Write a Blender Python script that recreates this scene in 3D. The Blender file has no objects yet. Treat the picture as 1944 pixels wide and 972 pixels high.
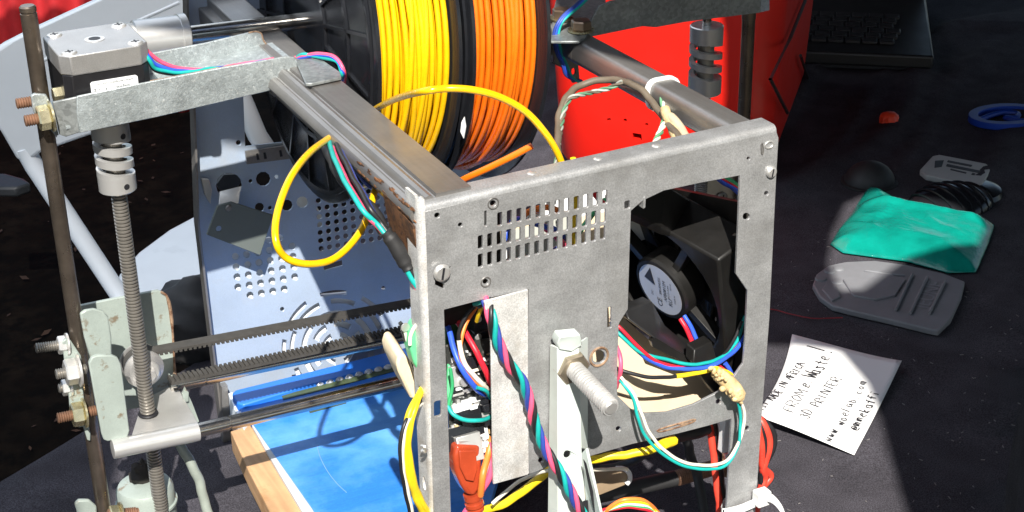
import bpy, bmesh, math, random
from math import radians, sin, cos, pi
from mathutils import Vector as V, Matrix
from mathutils.geometry import tessellate_polygon, delaunay_2d_cdt
random.seed(7)
sc = bpy.context.scene
COL = sc.collection
# ---------------------------------------------------------------- units
# the scene is surveyed in "u" (0.9 mm); origin = top left front corner of the printer's front panel,
# X along that panel, Y back into the printer, Z up.  The table top lies at z = -315 u = 0.74 m above ground.
S = 0.0009
ZT = -315.0
GZ = ZT - 0.74 / S
def w(p): return V((p[0] * S, p[1] * S, (p[2] - ZT) * S + 0.74))
# ---------------------------------------------------------------- camera
F = 3011.22
YAW, PIT, ROL = radians(26.6239), radians(25.27892), radians(1.07156)
CP = V((-254.9475, -594.4835, 277.1827))
fwd = V((sin(YAW) * cos(PIT), cos(YAW) * cos(PIT), -sin(PIT)))
r0 = V((cos(YAW), -sin(YAW), 0)); d0 = fwd.cross(r0)
rgt = r0 * cos(ROL) + d0 * sin(ROL); dwn = -r0 * sin(ROL) + d0 * cos(ROL)
cam = bpy.data.cameras.new('camera'); co = bpy.data.objects.new('camera', cam); COL.objects.link(co)
cam.sensor_width = 36; cam.lens = F / 1944 * 36; cam.clip_start = 0.02; cam.clip_end = 100
m = Matrix((rgt, -dwn, -fwd)).transposed().to_4x4(); m.translation = w(CP); co.matrix_world = m
sc.camera = co
sc.render.resolution_x = 1024; sc.render.resolution_y = 512
# ---------------------------------------------------------------- light
SUN = V((0.253, 0.654, -0.714)).normalized()
wd = bpy.data.worlds.new('World'); sc.world = wd; wd.use_nodes = True
nt = wd.node_tree; bg = nt.nodes['Background']; sky = nt.nodes.new('ShaderNodeTexSky')
sky.sky_type = 'NISHITA'; sky.sun_disc = False; sky.sun_elevation = radians(45.5); sky.sun_rotation = radians(201.1)
nt.links.new(sky.outputs[0], bg.inputs[0]); bg.inputs[1].default_value = 0.065
sl = bpy.data.lights.new('sun', 'SUN'); sl.energy = 5.0; sl.angle = radians(0.5); sl.color = (1, 0.95, 0.87)
so = bpy.data.objects.new('sun', sl); COL.objects.link(so); so.rotation_euler = SUN.to_track_quat('-Z', 'Y').to_euler(); so.location = (0, 0, 4)
sc.view_settings.view_transform = 'Standard'; sc.view_settings.look = 'None'; sc.view_settings.gamma = 1
sc.view_settings.exposure = 0.9
# ---------------------------------------------------------------- surveying: a sight line meets a known plane
def U(x, y, pl):
    d = rgt * ((x - 972) / F) + dwn * ((y - 486) / F) + fwd
    if isinstance(pl[0], str):
        i = 'xyz'.index(pl[0]); return CP + d * ((pl[1] - CP[i]) / d[i])
    return CP + d * ((pl[0] - CP).dot(pl[1]) / d.dot(pl[1]))
def Us(pts, pl): return [U(x, y, pl) for x, y in pts]
def Y(v): return ('y', v)
def Z(v): return ('z', v)
TAB = Z(ZT)
def circ(cx, cy, r, n=10, ry=None): return [(cx + r * cos(2 * pi * k / n), cy + (ry or r) * sin(2 * pi * k / n)) for k in range(n)]
def rrect(cx, cy, hw, hh, sh=-0.23, c=0.35):
    c *= hw; P = [(-hw, -hh + c), (-hw + c, -hh), (hw - c, -hh), (hw, -hh + c), (hw, hh - c), (hw - c, hh), (-hw + c, hh), (-hw, hh - c)]
    return [(cx + a, cy + b + sh * a) for a, b in P]
def inside(x, y, P):
    r = False; j = len(P) - 1
    for i in range(len(P)):
        (xi, yi), (xj, yj) = P[i], P[j]
        if (yi > y) != (yj > y) and x < (xj - xi) * (y - yi) / (yj - yi) + xi: r = not r
        j = i
    return r
# ---------------------------------------------------------------- mesh builder
class MB:
    def __init__(s): s.v = []; s.f = []; s.mi = []; s.cm = 0
    def add(s, vs, fs):
        o = len(s.v); s.v += [V(a) for a in vs]; s.f += [[i + o for i in f] for f in fs]; s.mi += [s.cm] * len(fs); return s
    def poly(s, out, t, holes=()):
        loops = [out] + [list(h) for h in holes]; flat = [V(a) for l in loops for a in l]; n = len(flat); t = V(t)
        if holes:
            nn = V((0, 0, 0)); o0 = flat[0]
            for i in range(len(out)): nn += (V(out[i]) - o0).cross(V(out[(i + 1) % len(out)]) - o0)
            nn.normalize(); qx = nn.orthogonal().normalized(); qy = nn.cross(qx); ed = []; k = 0
            for l in loops: m = len(l); ed += [(k + i, k + (i + 1) % m) for i in range(m)]; k += m
            v2, _, tri, ov, *_ = delaunay_2d_cdt([V(((a - o0).dot(qx), (a - o0).dot(qy))) for a in flat], ed, [], 0, 1e-5, True)
            P2 = [[((V(p) - o0).dot(qx), (V(p) - o0).dot(qy)) for p in l] for l in loops]; kept = []
            for f in tri:
                cx = sum(v2[i].x for i in f) / len(f); cy = sum(v2[i].y for i in f) / len(f)
                if inside(cx, cy, P2[0]) and not any(inside(cx, cy, h_) for h_ in P2[1:]): kept.append(f)
            tri = kept
            v3 = [flat[ov[i][0]] if ov[i] else o0 + qx * v2[i].x + qy * v2[i].y for i in range(len(v2))]; q = len(v3)
            s.add(v3 + [a + t for a in v3], [list(f) for f in tri] + [[i + q for i in reversed(f)] for f in tri]); tri = []
        else: tri = tessellate_polygon([[V(a) for a in l] for l in loops])
        fs = [list(a) for a in tri] + [[i + n for i in reversed(a)] for a in tri]; k = 0
        for l in loops:
            m = len(l)
            for i in range(m): a = k + i; b = k + (i + 1) % m; fs.append([a, b, b + n, a + n])
            k += m
        return s.add(flat + [a + t for a in flat], fs)
    def box(s, c, hx, hy, hz, ax=None):
        c = V(c); X, Yv, Zv = ax or (V((1, 0, 0)), V((0, 1, 0)), V((0, 0, 1)))
        vs = [c + X * (hx * a) + Yv * (hy * b) + Zv * (hz * d) for a in (-1, 1) for b in (-1, 1) for d in (-1, 1)]
        return s.add(vs, [[0, 1, 3, 2], [4, 6, 7, 5], [0, 4, 5, 1], [2, 3, 7, 6], [0, 2, 6, 4], [1, 5, 7, 3]])
    def lathe(s, p0, p1, prof, n=16, capped=True, ph=0):
        p0 = V(p0); a = (V(p1) - p0).normalized(); q = a.orthogonal().normalized(); r = a.cross(q); vs = []; fs = []
        for t, rad in prof:
            for k in range(n): an = 2 * pi * k / n + ph; vs.append(p0 + a * t + (q * cos(an) + r * sin(an)) * rad)
        for j in range(len(prof) - 1):
            for k in range(n): a0 = j * n + k; b0 = j * n + (k + 1) % n; fs.append([a0, b0, b0 + n, a0 + n])
        if capped: fs.append(list(range(n))[::-1]); fs.append([(len(prof) - 1) * n + k for k in range(n)])
        return s.add(vs, fs)
    def cyl(s, p0, p1, r, n=16, r1=None):
        return s.lathe(p0, p1, [(0, r), ((V(p1) - V(p0)).length, r if r1 is None else r1)], n)
    def thread(s, p0, p1, r, pitch=1.4, n=14, dep=.6, two=False):
        L = (V(p1) - V(p0)).length; prof = [(0, r - dep)]; k = 0
        while k * pitch < L - pitch: prof += [(k * pitch + pitch * .45, r), (k * pitch + pitch, r - dep)]; k += 1
        prof.append((L, r - dep))
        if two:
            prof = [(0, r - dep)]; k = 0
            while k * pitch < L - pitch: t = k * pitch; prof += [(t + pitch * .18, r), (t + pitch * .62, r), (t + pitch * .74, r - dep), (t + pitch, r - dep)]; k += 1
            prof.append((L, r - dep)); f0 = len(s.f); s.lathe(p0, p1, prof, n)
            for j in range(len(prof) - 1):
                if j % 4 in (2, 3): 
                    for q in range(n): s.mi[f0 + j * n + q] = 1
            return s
        return s.lathe(p0, p1, prof, n)
    def tube(s, pts, r, n=8, sub=6, closed=False, raw=False):
        P = [V(a) for a in pts] if raw else spline(pts, sub, closed); m = len(P)
        T = [(P[(i + 1) % m if closed else min(i + 1, m - 1)] - P[(i - 1) % m if closed else max(i - 1, 0)]).normalized() for i in range(m)]
        q = T[0].orthogonal().normalized(); vs = []; fs = []
        for i in range(m):
            q = (q - T[i] * q.dot(T[i])).normalized(); b = T[i].cross(q); rr = r[min(i * len(r) // m, len(r) - 1)] if isinstance(r, (list, tuple)) else r
            for k in range(n): an = 2 * pi * k / n; vs.append(P[i] + (q * cos(an) + b * sin(an)) * rr)
        for i in range(m if closed else m - 1):
            j = (i + 1) % m
            for k in range(n): fs.append([i * n + k, i * n + (k + 1) % n, j * n + (k + 1) % n, j * n + k])
        if not closed: fs.append(list(range(n))[::-1]); fs.append([(m - 1) * n + k for k in range(n)])
        return s.add(vs, fs)
    def band(s, pts, a, b):
        # rectangular bar swept along raw points with fixed half vectors a(i), b(i)
        m = len(pts); vs = []; fs = []
        for i, p in enumerate(pts):
            A, B = a(i), b(i); vs += [p - A - B, p + A - B, p + A + B, p - A + B]
        for i in range(m - 1):
            for k in range(4): fs.append([i * 4 + k, i * 4 + (k + 1) % 4, i * 4 + 4 + (k + 1) % 4, i * 4 + 4 + k])
        fs += [[3, 2, 1, 0], [m * 4 - 4, m * 4 - 3, m * 4 - 2, m * 4 - 1]]
        return s.add(vs, fs)
    def ball(s, c, rx, ry, rz, nu=16, nv=10, lo=-1, fn=None):
        vs = []; fs = []; c = V(c)
        for j in range(nv + 1):
            th = pi * j / nv
            for i in range(nu):
                ph = 2 * pi * i / nu; d = V((sin(th) * cos(ph), sin(th) * sin(ph), max(cos(th), lo)))
                k = fn(d) if fn else 1; vs.append(c + V((d.x * rx, d.y * ry, d.z * rz)) * k)
        for j in range(nv):
            for i in range(nu): a = j * nu + i; b = j * nu + (i + 1) % nu; fs.append([a, b, b + nu, a + nu])
        return s.add(vs, fs)
    def build(s, name, mat, parent=None, org=None, bevel=0, smooth=38, seg=2):
        if parent is not None and org is None: org = ORG[parent.name]
        if org is None:
            lo = [min(a[i] for a in s.v) for i in range(3)]; hi = [max(a[i] for a in s.v) for i in range(3)]
            org = w(((lo[0] + hi[0]) / 2, (lo[1] + hi[1]) / 2, lo[2]))
        me = bpy.data.meshes.new(name); me.from_pydata([tuple(w(a) - org) for a in s.v], [], s.f)
        mats = mat if isinstance(mat, (list, tuple)) else [mat]
        for q in mats: me.materials.append(q)
        if len(mats) > 1: me.polygons.foreach_set('material_index', s.mi)
        bm = bmesh.new(); bm.from_mesh(me); bmesh.ops.remove_doubles(bm, verts=bm.verts, dist=1e-6); bmesh.ops.recalc_face_normals(bm, faces=bm.faces); bm.to_mesh(me); bm.free()
        if smooth:
            me.polygons.foreach_set('use_smooth', [True] * len(me.polygons)); me.set_sharp_from_angle(angle=radians(smooth))
        o = bpy.data.objects.new(name, me); COL.objects.link(o); ORG[o.name] = org
        if parent is None: o.location = org
        else: o.parent = parent
        if bevel:
            b = o.modifiers.new('bevel', 'BEVEL'); b.width = bevel * S; b.segments = seg; b.limit_method = 'ANGLE'; b.angle_limit = radians(35); b.harden_normals = False
        return o
ORG = {}
def spline(pts, sub=6, closed=False):
    P = [V(a) for a in pts]; n = len(P); out = []
    if n == 2 and not closed: return P
    for i in range(n if closed else n - 1):
        if closed: a, b, c, d = P[i - 1], P[i], P[(i + 1) % n], P[(i + 2) % n]
        else: b, c = P[i], P[i + 1]; a = P[i - 1] if i else b * 2 - c; d = P[i + 2] if i + 2 < n else c * 2 - b
        for k in range(sub):
            t = k / sub; out.append(.5 * ((2 * b) + (c - a) * t + (2 * a - 5 * b + 4 * c - d) * t * t + (3 * b - a - 3 * c + d) * t ** 3))
    if not closed: out.append(P[-1])
    return out
def tag(o, label, cat, group=None, kind=None):
    if label: o['label'] = label
    if cat: o['category'] = cat
    if group: o['group'] = group
    if kind: o['kind'] = kind
    return o
def thing(name, p, label, cat, group=None):
    o = bpy.data.objects.new(name, None); COL.objects.link(o); o.location = w(p); o.empty_display_size = .02; ORG[o.name] = w(p)
    return tag(o, label, cat, group)
def text(s, size, p, rv, uv, mat, parent, name='lettering', ext=.05, align='CENTER', bold=0):
    cu = bpy.data.curves.new('t', 'FONT'); cu.body = s; cu.size = 1; cu.align_x = align; cu.align_y = 'CENTER'; cu.resolution_u = 2; cu.offset = bold
    ob = bpy.data.objects.new('t', cu); COL.objects.link(ob); bpy.context.view_layer.update()
    me = bpy.data.meshes.new_from_object(ob); bpy.data.objects.remove(ob); b = MB(); nv = rv.cross(uv).normalized()
    b.add([V(p) + rv * (v.co.x * size) + uv * (v.co.y * size) for v in me.vertices], [list(f.vertices) for f in me.polygons])
    bpy.data.meshes.remove(me)
    n0 = len(b.v); b.v = [a + nv * ext for a in b.v]
    return b.build(name, mat, parent, smooth=0)
# ---------------------------------------------------------------- materials
def lin(c): return tuple((x / 12.92 if x <= .04045 else ((x + .055) / 1.055) ** 2.4) for x in c)
def M(name, col, rough=.5, metal=0, var=.12, vs=70, bump=.0, bs=500, col2=None, c2=(.55, .65), c2s=60, c2y=None, rvar=.1, coat=0, trans=0, spec=.5, sub=0, spangle=0, emit=None, fine=0, fs=2500, scr=None, sa=.1):
    mt = bpy.data.materials.new(name); mt.use_nodes = True; n = mt.node_tree.nodes; L = mt.node_tree.links; b = n['Principled BSDF']
    tc = n.new('ShaderNodeTexCoord'); 
    def noise(sc_, det=5, rg=.6):
        t = n.new('ShaderNodeTexNoise'); t.inputs['Scale'].default_value = sc_; t.inputs['Detail'].default_value = det; t.inputs['Roughness'].default_value = rg; L.new(tc.outputs['Object'], t.inputs['Vector']); return t
    def ramp(src, a, b_, ca, cb):
        r = n.new('ShaderNodeValToRGB'); r.color_ramp.elements[0].position = a; r.color_ramp.elements[1].position = b_; r.color_ramp.elements[0].color = (*ca, 1); r.color_ramp.elements[1].color = (*cb, 1); L.new(src, r.inputs[0]); return r
    n1 = noise(vs); lo = tuple(max(0, x * (1 - var)) for x in col); hi = tuple(min(1, x * (1 + var)) for x in col)
    out = ramp(n1.outputs['Fac'], .3, .7, lo, hi).outputs[0]
    def mixin(fac, colr, mode='MIX'):
        mx = n.new('ShaderNodeMix'); mx.data_type = 'RGBA'; mx.blend_type = mode
        if isinstance(fac, float): mx.inputs[0].default_value = fac
        else: L.new(fac, mx.inputs[0])
        L.new(out, mx.inputs[6])
        if isinstance(colr, tuple): mx.inputs[7].default_value = (*colr, 1)
        else: L.new(colr, mx.inputs[7])
        return mx.outputs[2]
    if spangle:
        v = n.new('ShaderNodeTexVoronoi'); v.inputs['Scale'].default_value = 620; L.new(tc.outputs['Object'], v.inputs['Vector'])
        sp = n.new('ShaderNodeSeparateColor'); L.new(v.outputs['Color'], sp.inputs[0])
        r = ramp(sp.outputs[0], 0, 1, (1 - spangle,) * 3, (1 + spangle * .3,) * 3); out = mixin(.9, r.outputs[0], 'MULTIPLY')
    if fine:
        nf = noise(fs, 2); r = ramp(nf.outputs['Fac'], .35, .65, (1 - fine,) * 3, (1 + fine,) * 3); out = mixin(1.0, r.outputs[0], 'MULTIPLY')
    if scr:
        mp = n.new('ShaderNodeMapping'); mp.inputs['Scale'].default_value = scr; mp.inputs['Rotation'].default_value = (.03, .06, .03); L.new(tc.outputs['Object'], mp.inputs['Vector'])
        ns = n.new('ShaderNodeTexNoise'); ns.inputs['Scale'].default_value = 1; ns.inputs['Detail'].default_value = 4; L.new(mp.outputs[0], ns.inputs['Vector'])
        r = ramp(ns.outputs['Fac'], .32, .68, (1 - sa,) * 3, (1 + sa,) * 3); out = mixin(1.0, r.outputs[0], 'MULTIPLY')
    if col2:
        n2 = noise(c2s, 7, .65); r = ramp(n2.outputs['Fac'], c2[0], c2[1], (0, 0, 0), (1, 1, 1)); fac = r.outputs[0]
        out = mixin(fac, col2)
    L.new(out, b.inputs['Base Color'])
    b.inputs['Metallic'].default_value = metal
    nr = noise(vs * 2.3); mr = n.new('ShaderNodeMapRange'); mr.inputs[3].default_value = max(.02, rough - rvar); mr.inputs[4].default_value = min(1, rough + rvar); L.new(nr.outputs['Fac'], mr.inputs[0]); L.new(mr.outputs[0], b.inputs['Roughness'])
    if bump:
        nb = noise(bs, 4); bp = n.new('ShaderNodeBump'); bp.inputs['Strength'].default_value = bump; bp.inputs['Distance'].default_value = .0006; L.new(nb.outputs['Fac'], bp.inputs['Height']); L.new(bp.outputs[0], b.inputs['Normal'])
    b.inputs['Coat Weight'].default_value = coat; b.inputs['Transmission Weight'].default_value = trans; b.inputs['Specular IOR Level'].default_value = spec
    if sub: b.inputs['Subsurface Weight'].default_value = sub; b.inputs['Subsurface Radius'].default_value = (.01, .01, .01)
    return mt
steel = M('weathered_zinc_steel', (.415, .42, .425), .42, .55, .16, 70, .2, 1200, (.26, .255, .245), (.50, .82), 24, fine=.15, fs=1500, rvar=.16, scr=(40, 260, 340), sa=.05)
steel_w = M('whitened_worn_steel', (.60, .595, .58), .5, .25, .22, 90, .25, 1200, (.38, .33, .27), (.52, .78), 40, fine=.18, fs=1500)
steel_dk = M('dull_rail_steel', (.25, .24, .23), .38, .65, .16, 30, .12, 500, (.17, .11, .07), (.66, .8), 22, scr=(600, 20, 600), sa=.06)
steel_blue = M('back_panel_steel', (.37, .45, .57), .36, .2, .10, 20, .1, 500, (.40, .44, .50), (.5, .75), 30, fine=.07)
zinc = M('spangled_zinc', (.36, .40, .41), .4, .45, .2, 70, .5, 900, (.62, .65, .64), (.58, .70), 420, spangle=.22, fine=.16)
zinc_dk = M('dull_zinc_bracket', (.27, .29, .29), .45, .5, .2, 60, .25, 600, spangle=.3)
rust = M('rust', (.17, .075, .03), .85, .1, .5, 150, .6, 900, (.07, .035, .02), (.5, .6), 220)
rust_lt = M('rusty_edge', (.30, .20, .13), .75, .3, .35, 200, .4, 900, (.14, .06, .03), (.5, .6), 260)
rod_m = M('polished_rod', (.52, .50, .47), .2, 1, .08, 40)
rod_br = M('worn_brown_rod', (.20, .165, .135), .3, .85, .3, 60, .08, 500)
alu = M('brushed_aluminium', (.66, .66, .65), .3, .65, .05, 60, 0, 900, rvar=.06)
alu_m = M('blasted_aluminium', (.46, .455, .45), .42, .75, .1, 60, .15, 2500, fine=.12)
thread_m = M('zinc_thread', (.32, .30, .27), .42, .75, .12, 90)
thread_br = M('rusty_thread', (.22, .12, .075), .6, .5, .3, 120, .2)
bolt_m = M('zinc_bolt', (.66, .65, .63), .36, .7, .1, 90)
brass = M('yellow_passivated_nut', (.62, .56, .36), .28, .9, .15, 90)
bk_m = M('motor_black', (.012, .012, .014), .35, 0, .2, 90)
bk_pl = M('black_plastic', (.011, .0105, .010), .42, 0, .3, 60, .05, 600, (.032, .03, .028), (.60, .8), 45, spec=.35)
bk_gl = M('gloss_black_spool', (.012, .013, .016), .22, 0, .2, 50)
bk_soft = M('black_rubber', (.02, .02, .021), .6, 0, .2, 90)
grey_pl = M('dark_grey_plastic', (.027, .03, .034), .5, 0, .15, 60)
paint = M('pale_green_paint', (.28, .325, .30), .42, 0, .12, 50, .1, 400, (.17, .14, .10), (.585, .66), 110, fine=.06)
paint_ch = M('pale_channel_paint', (.56, .62, .59), .4, 0, .06, 40, .05, 300, (.36, .38, .37), (.62, .8), 60)
cream = M('cream_sheet', (.52, .42, .29), .5, 0, .07, 35, .04, 300, (.46, .36, .24), (.6, .8), 30)
cream_p = M('spattered_cream_paint', (.42, .38, .31), .5, 0, .1, 60, .1, 400, (.08, .07, .06), (.68, .72), 140)
blue = M('blue_plate', (.03, .20, .64), .34, 0, .12, 14, .12, 260, (.15, .40, .80), (.42, .72), 15, rvar=.14, fine=.05, fs=900, scr=(60, 500, 500), sa=.07)
blue_rim = M('blue_rim', (.018, .15, .60), .42, 0, .06, 30)
wood = M('raw_wood', (.48, .29, .15), .65, 0, .18, 30, .2, 300, (.36, .19, .08), (.5, .7), 45, scr=(300, 14, 300), sa=.15)
whitep = M('white_plastic', (.76, .82, .88), .4, 0, .04, 12, 0, 300, (.55, .6, .66), (.6, .8), 8)
whitel = M('white_label', (.75, .77, .78), .4, 0, .03)
ink = M('black_ink', (.015, .015, .018), .5, 0, .1)
yel = M('yellow_filament', (.80, .46, .004), .26, 0, .08, 120, coat=.2)
ora = M('orange_filament', (.82, .16, .006), .28, 0, .08, 120, coat=.2)
redp = M('red_plastic', (.62, .012, .006), .4, 0, .06, 10, .03, 200)
red_cl = M('red_fabric', (.36, .008, .012), .8, 0, .15, 20)
cloth = M('charcoal_cloth', (.050, .047, .056), .92, 0, .25, 30, .5, 2200, spec=.15, fine=.5, fs=1300)
soil = M('dark_soil', (.0065, .0045, .003), .95, 0, .7, 14, .8, 60, (.0025, .002, .0015), (.45, .6), 30, spec=.06)
paper = M('white_paper', (.80, .80, .80), .7, 0, .02, 20)
green = M('green_glossy_film', (.003, .23, .18), .15, 0, .2, 45, .55, 420, rvar=.08, coat=.2, sub=.3)
greyprint = M('grey_printed_plastic', (.18, .185, .20), .6, 0, .1, 40, .2, 900)
redcap = M('red_translucent_plug', (.36, .05, .018), .25, 0, .15, 80, coat=.4)
pcb = M('black_circuit_board', (.022, .024, .022), .4, 0, .3, 120, .2, 800, (.10, .10, .09), (.62, .66), 420)
pcb_gr = M('green_circuit_board', (.02, .10, .04), .4, 0, .3, 120)
pcb_lt = M('light_green_block', (.12, .52, .24), .35, 0, .15, 60)
belt_m = M('rubber_belt', (.045, .042, .038), .7, 0, .2, 200)
tan = M('tan_glue', (.56, .42, .22), .5, 0, .3, 160, .6, 500)
brown_c = M('brown_cable', (.13, .105, .075), .55, 0, .2, 90)
grn_c = M('grey_green_tube', (.24, .27, .24), .35, 0, .2, 60)
white_w = M('cream_wire', (.78, .74, .62), .4, 0, .05)
nylon = M('nylon_tie', (.74, .75, .74), .35, 0, .04, 40, sub=.1)
def wirem(n, c): return M(n, c, .42, 0, .16, 110, .1, 900, tuple(x * .6 for x in c), (.64, .80), 70)
w_red = wirem('red_wire', (.72, .02, .04)); w_pink = wirem('pink_wire', (.82, .10, .20)); w_blue = wirem('blue_wire', (.03, .10, .62)); w_teal = wirem('teal_wire', (.01, .36, .33))
w_blk = wirem('black_wire', (.016, .016, .018)); w_yel = wirem('yellow_wire', (.86, .62, .015)); w_org = wirem('orange_wire', (.84, .22, .04)); w_grn = wirem('green_wire', (.05, .40, .16)); w_nvy = wirem('navy_wire', (.03, .06, .30)); w_pow = wirem('red_power_wire', (.72, .06, .035)); w_gry = wirem('grey_wire', (.34, .36, .32))
# ================================================================ SETTING
# ground
b = MB(); N = 60
for j in range(N + 1):
    for i in range(N + 1):
        x = -4500 + 12000 * i / N; y = -3500 + 12000 * j / N
        b.v.append(V((x, y, GZ + 9 * sin(x * .011 + 1.3 * sin(y * .007)) + 7 * sin(y * .017 + x * .004))))
for j in range(N):
    for i in range(N): a = j * (N + 1) + i; b.f.append([a, a + 1, a + N + 2, a + N + 1]); b.mi.append(0)
tag(b.build('ground', soil), None, None, kind='structure')
b = MB()
for k in range(420):
    x = random.uniform(-1100, 900); y = random.uniform(700, 3600); a = random.uniform(0, 6.3); s = random.uniform(5, 13); u = V((cos(a), sin(a), random.uniform(-.3, .3))) * s; q = V((-sin(a), cos(a), random.uniform(-.3, .3))) * s * .45; c = V((x, y, GZ + 14))
    b.add([c - u, c - q * .9, c + u, c + q], [[0, 1, 2, 3]])
leaf_m = M('dead_leaf', (.035, .015, .006), .8, 0, .5, 8)
tag(b.build('leaf_litter', leaf_m), 'scattered dead brown leaves on the dark soil under the chair', 'leaf litter', kind='stuff')
# ---- table: legs and top under a cloth
EDGE = [(-160, 376), (-91, 416), (40, 494), (300, 760), (420, 1100), (1700, 1500), (1500, 700), (660, 260), (407, 28), (150, -330), (-260, -560), (-520, -260)]
root = thing('table', (400, 300, GZ), 'plain folding table hidden under the charcoal cloth', 'table')
b = MB(); b.poly([V((x * .985 + 6, y * .985 + 4, ZT - 6)) for x, y in EDGE], (0, 0, -28)); b.build('tabletop', grey_pl, root)
for x, y in ((-60, 250), (1300, 1200), (360, 20), (-230, -430)): b = MB(); b.cyl((x, y, ZT - 34), (x, y, GZ), 14); b.build('leg', steel_dk, root)
# cloth: fine grid draped over the top, triangulated inside the outline, a hem that hangs down
def folds(x, y):
    z = 0
    d = (x - 640) * .55 - (y - 560) * .83
    far = min(1, max(0, (x + y - 1020) / 220.))
    for k, (a, f, p) in enumerate(((5.5, .050, .4), (3.6, .083, 1.9), (2.6, .021, .2))):
        t = sin(d * f + p + 1.1 * sin((x * .83 + y * .55) * .011 + k)); z += a * max(0, t) ** 3 * far
    z += .5 * sin(x * .03) * sin(y * .041)
    return z
out = []
for i in range(len(EDGE)):
    (x0, y0), (x1, y1) = EDGE[i], EDGE[(i + 1) % len(EDGE)]; n = max(2, int(math.hypot(x1 - x0, y1 - y0) / 14))
    out += [(x0 + (x1 - x0) * k / n, y0 + (y1 - y0) * k / n) for k in range(n)]
pts = [V((x, y)) for x, y in out]; nb = len(pts); st = 9
xs = -520
while xs < 1100:
    ys = -560
    while ys < 1000:
        stp = st if (xs + ys > 850 and xs > 300) else st * 3
        if inside(xs, ys, EDGE) and (int((xs + 520) / st) % (stp // st) == 0) and (int((ys + 560) / st) % (stp // st) == 0): pts.append(V((xs + random.uniform(-2, 2), ys + random.uniform(-2, 2))))
        ys += st
    xs += st
vv, _, ff, *_ = delaunay_2d_cdt(pts, [], [list(range(nb))], 1, 1e-4)
b = MB(); b.add([V((a.x, a.y, ZT + folds(a.x, a.y))) for a in vv], [list(f) for f in ff])
hem = [V((x, y, ZT + folds(x, y))) for x, y in out]; n = len(hem); rows = [hem]
for j, (dz, o) in enumerate(((-4, 2), (-60, 4), (-300, 10), (-700, 16))):
    rw = []
    for i, p in enumerate(hem):
        t = (hem[(i + 1) % n] - hem[i - 1]).normalized(); nn = V((t.y, -t.x, 0)) * (1 if True else -1)
        if inside(p.x + nn.x * 8, p.y + nn.y * 8, EDGE): nn = -nn
        rw.append(V((p.x, p.y, ZT + dz)) + nn * (o + (o * .9) * sin(i * .55)))
    rows.append(rw)
for j in range(4): b.add(rows[j] + rows[j + 1], [[i, (i + 1) % n, (i + 1) % n + n, i + n] for i in range(n)])
tag(b.build('tablecloth', cloth, smooth=70), 'dark charcoal tablecloth wrinkled under the printer and the small prints', 'tablecloth')
# ---- added dark sheet out of view, gap and holes cut to shape the sun patches
e1 = SUN.cross(V((0, 0, 1))).normalized(); e2 = e1.cross(SUN)
CZ_ = 560.0
def above(a, b_):
    # the point of the added sheet through which the sun reaches sun-plane position (a, b)
    t = (CZ_ - b_ * e2.z) / SUN.z; return e1 * a + e2 * b_ + SUN * t
shade_cut = [(-1100, -900), (304, -900), (304, -262), (-207, -262), (-207, 60), (-1040, 70), (-1040, 338), (-207, 340), (-207, 180), (-52, 176), (-52, 300), (92, 300), (98, 150), (140, 112), (200, 85), (290, 72), (326, 60), (332, 25), (328, -12), (318, -50), (309, -91), (306, -258), (308, -900), (2800, -900), (2800, 2600), (-60, 2600), (-60, 352), (-1100, 346)]
white_c = [(-1100, 344), (-58, 350), (-58, 1800), (-1100, 1800)]
gap1 = [(354, 128), (372, 126), (430, 167), (497, 178), (516, 200), (512, 232), (470, 258), (440, 270), (416, 258), (384, 212), (362, 166)]
gap2 = [(112, 332), (306, 326), (309, 360), (306, 400), (296, 440), (290, 520), (112, 520)]
b = MB(); b.poly([above(*q) for q in shade_cut], (0, 0, 3), [[above(*q) for q in gap1], [above(*q) for q in gap2]])
tag(b.build('added_shade_sheet', M('shade_sheet_fabric', (.03, .03, .034), .9, 0, .05, 5), smooth=0), 'unseen dark sheet added above the table, holes cut to shape the sun patches', 'shade sheet')
wc = M('fill_net_fabric', (.8, .82, .86), .9, 0, .03, 5); nn_ = wc.node_tree; tr = nn_.nodes.new('ShaderNodeBsdfTranslucent'); tr.inputs[0].default_value = (.80, .88, .98, 1); mx_ = nn_.nodes.new('ShaderNodeMixShader'); mx_.inputs[0].default_value = .85
nn_.links.new(nn_.nodes['Principled BSDF'].outputs[0], mx_.inputs[1]); nn_.links.new(tr.outputs[0], mx_.inputs[2]); tp_ = nn_.nodes.new('ShaderNodeBsdfTransparent'); m2_ = nn_.nodes.new('ShaderNodeMixShader'); m2_.inputs[0].default_value = .2
nn_.links.new(mx_.outputs[0], m2_.inputs[1]); nn_.links.new(tp_.outputs[0], m2_.inputs[2]); nn_.links.new(m2_.outputs[0], nn_.nodes['Material Output'].inputs[0])
b = MB(); ws_ = [above(*q) - V((0, 0, 14)) for q in white_c]; tt = tessellate_polygon([ws_]); b.add(ws_, [list(f) for f in tt])
tag(b.build('chair_fill_net', wc, smooth=0), 'unseen white net added above the folding chair to brighten it', 'fill net')  # white net added out of view to pass soft light onto the chair
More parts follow.
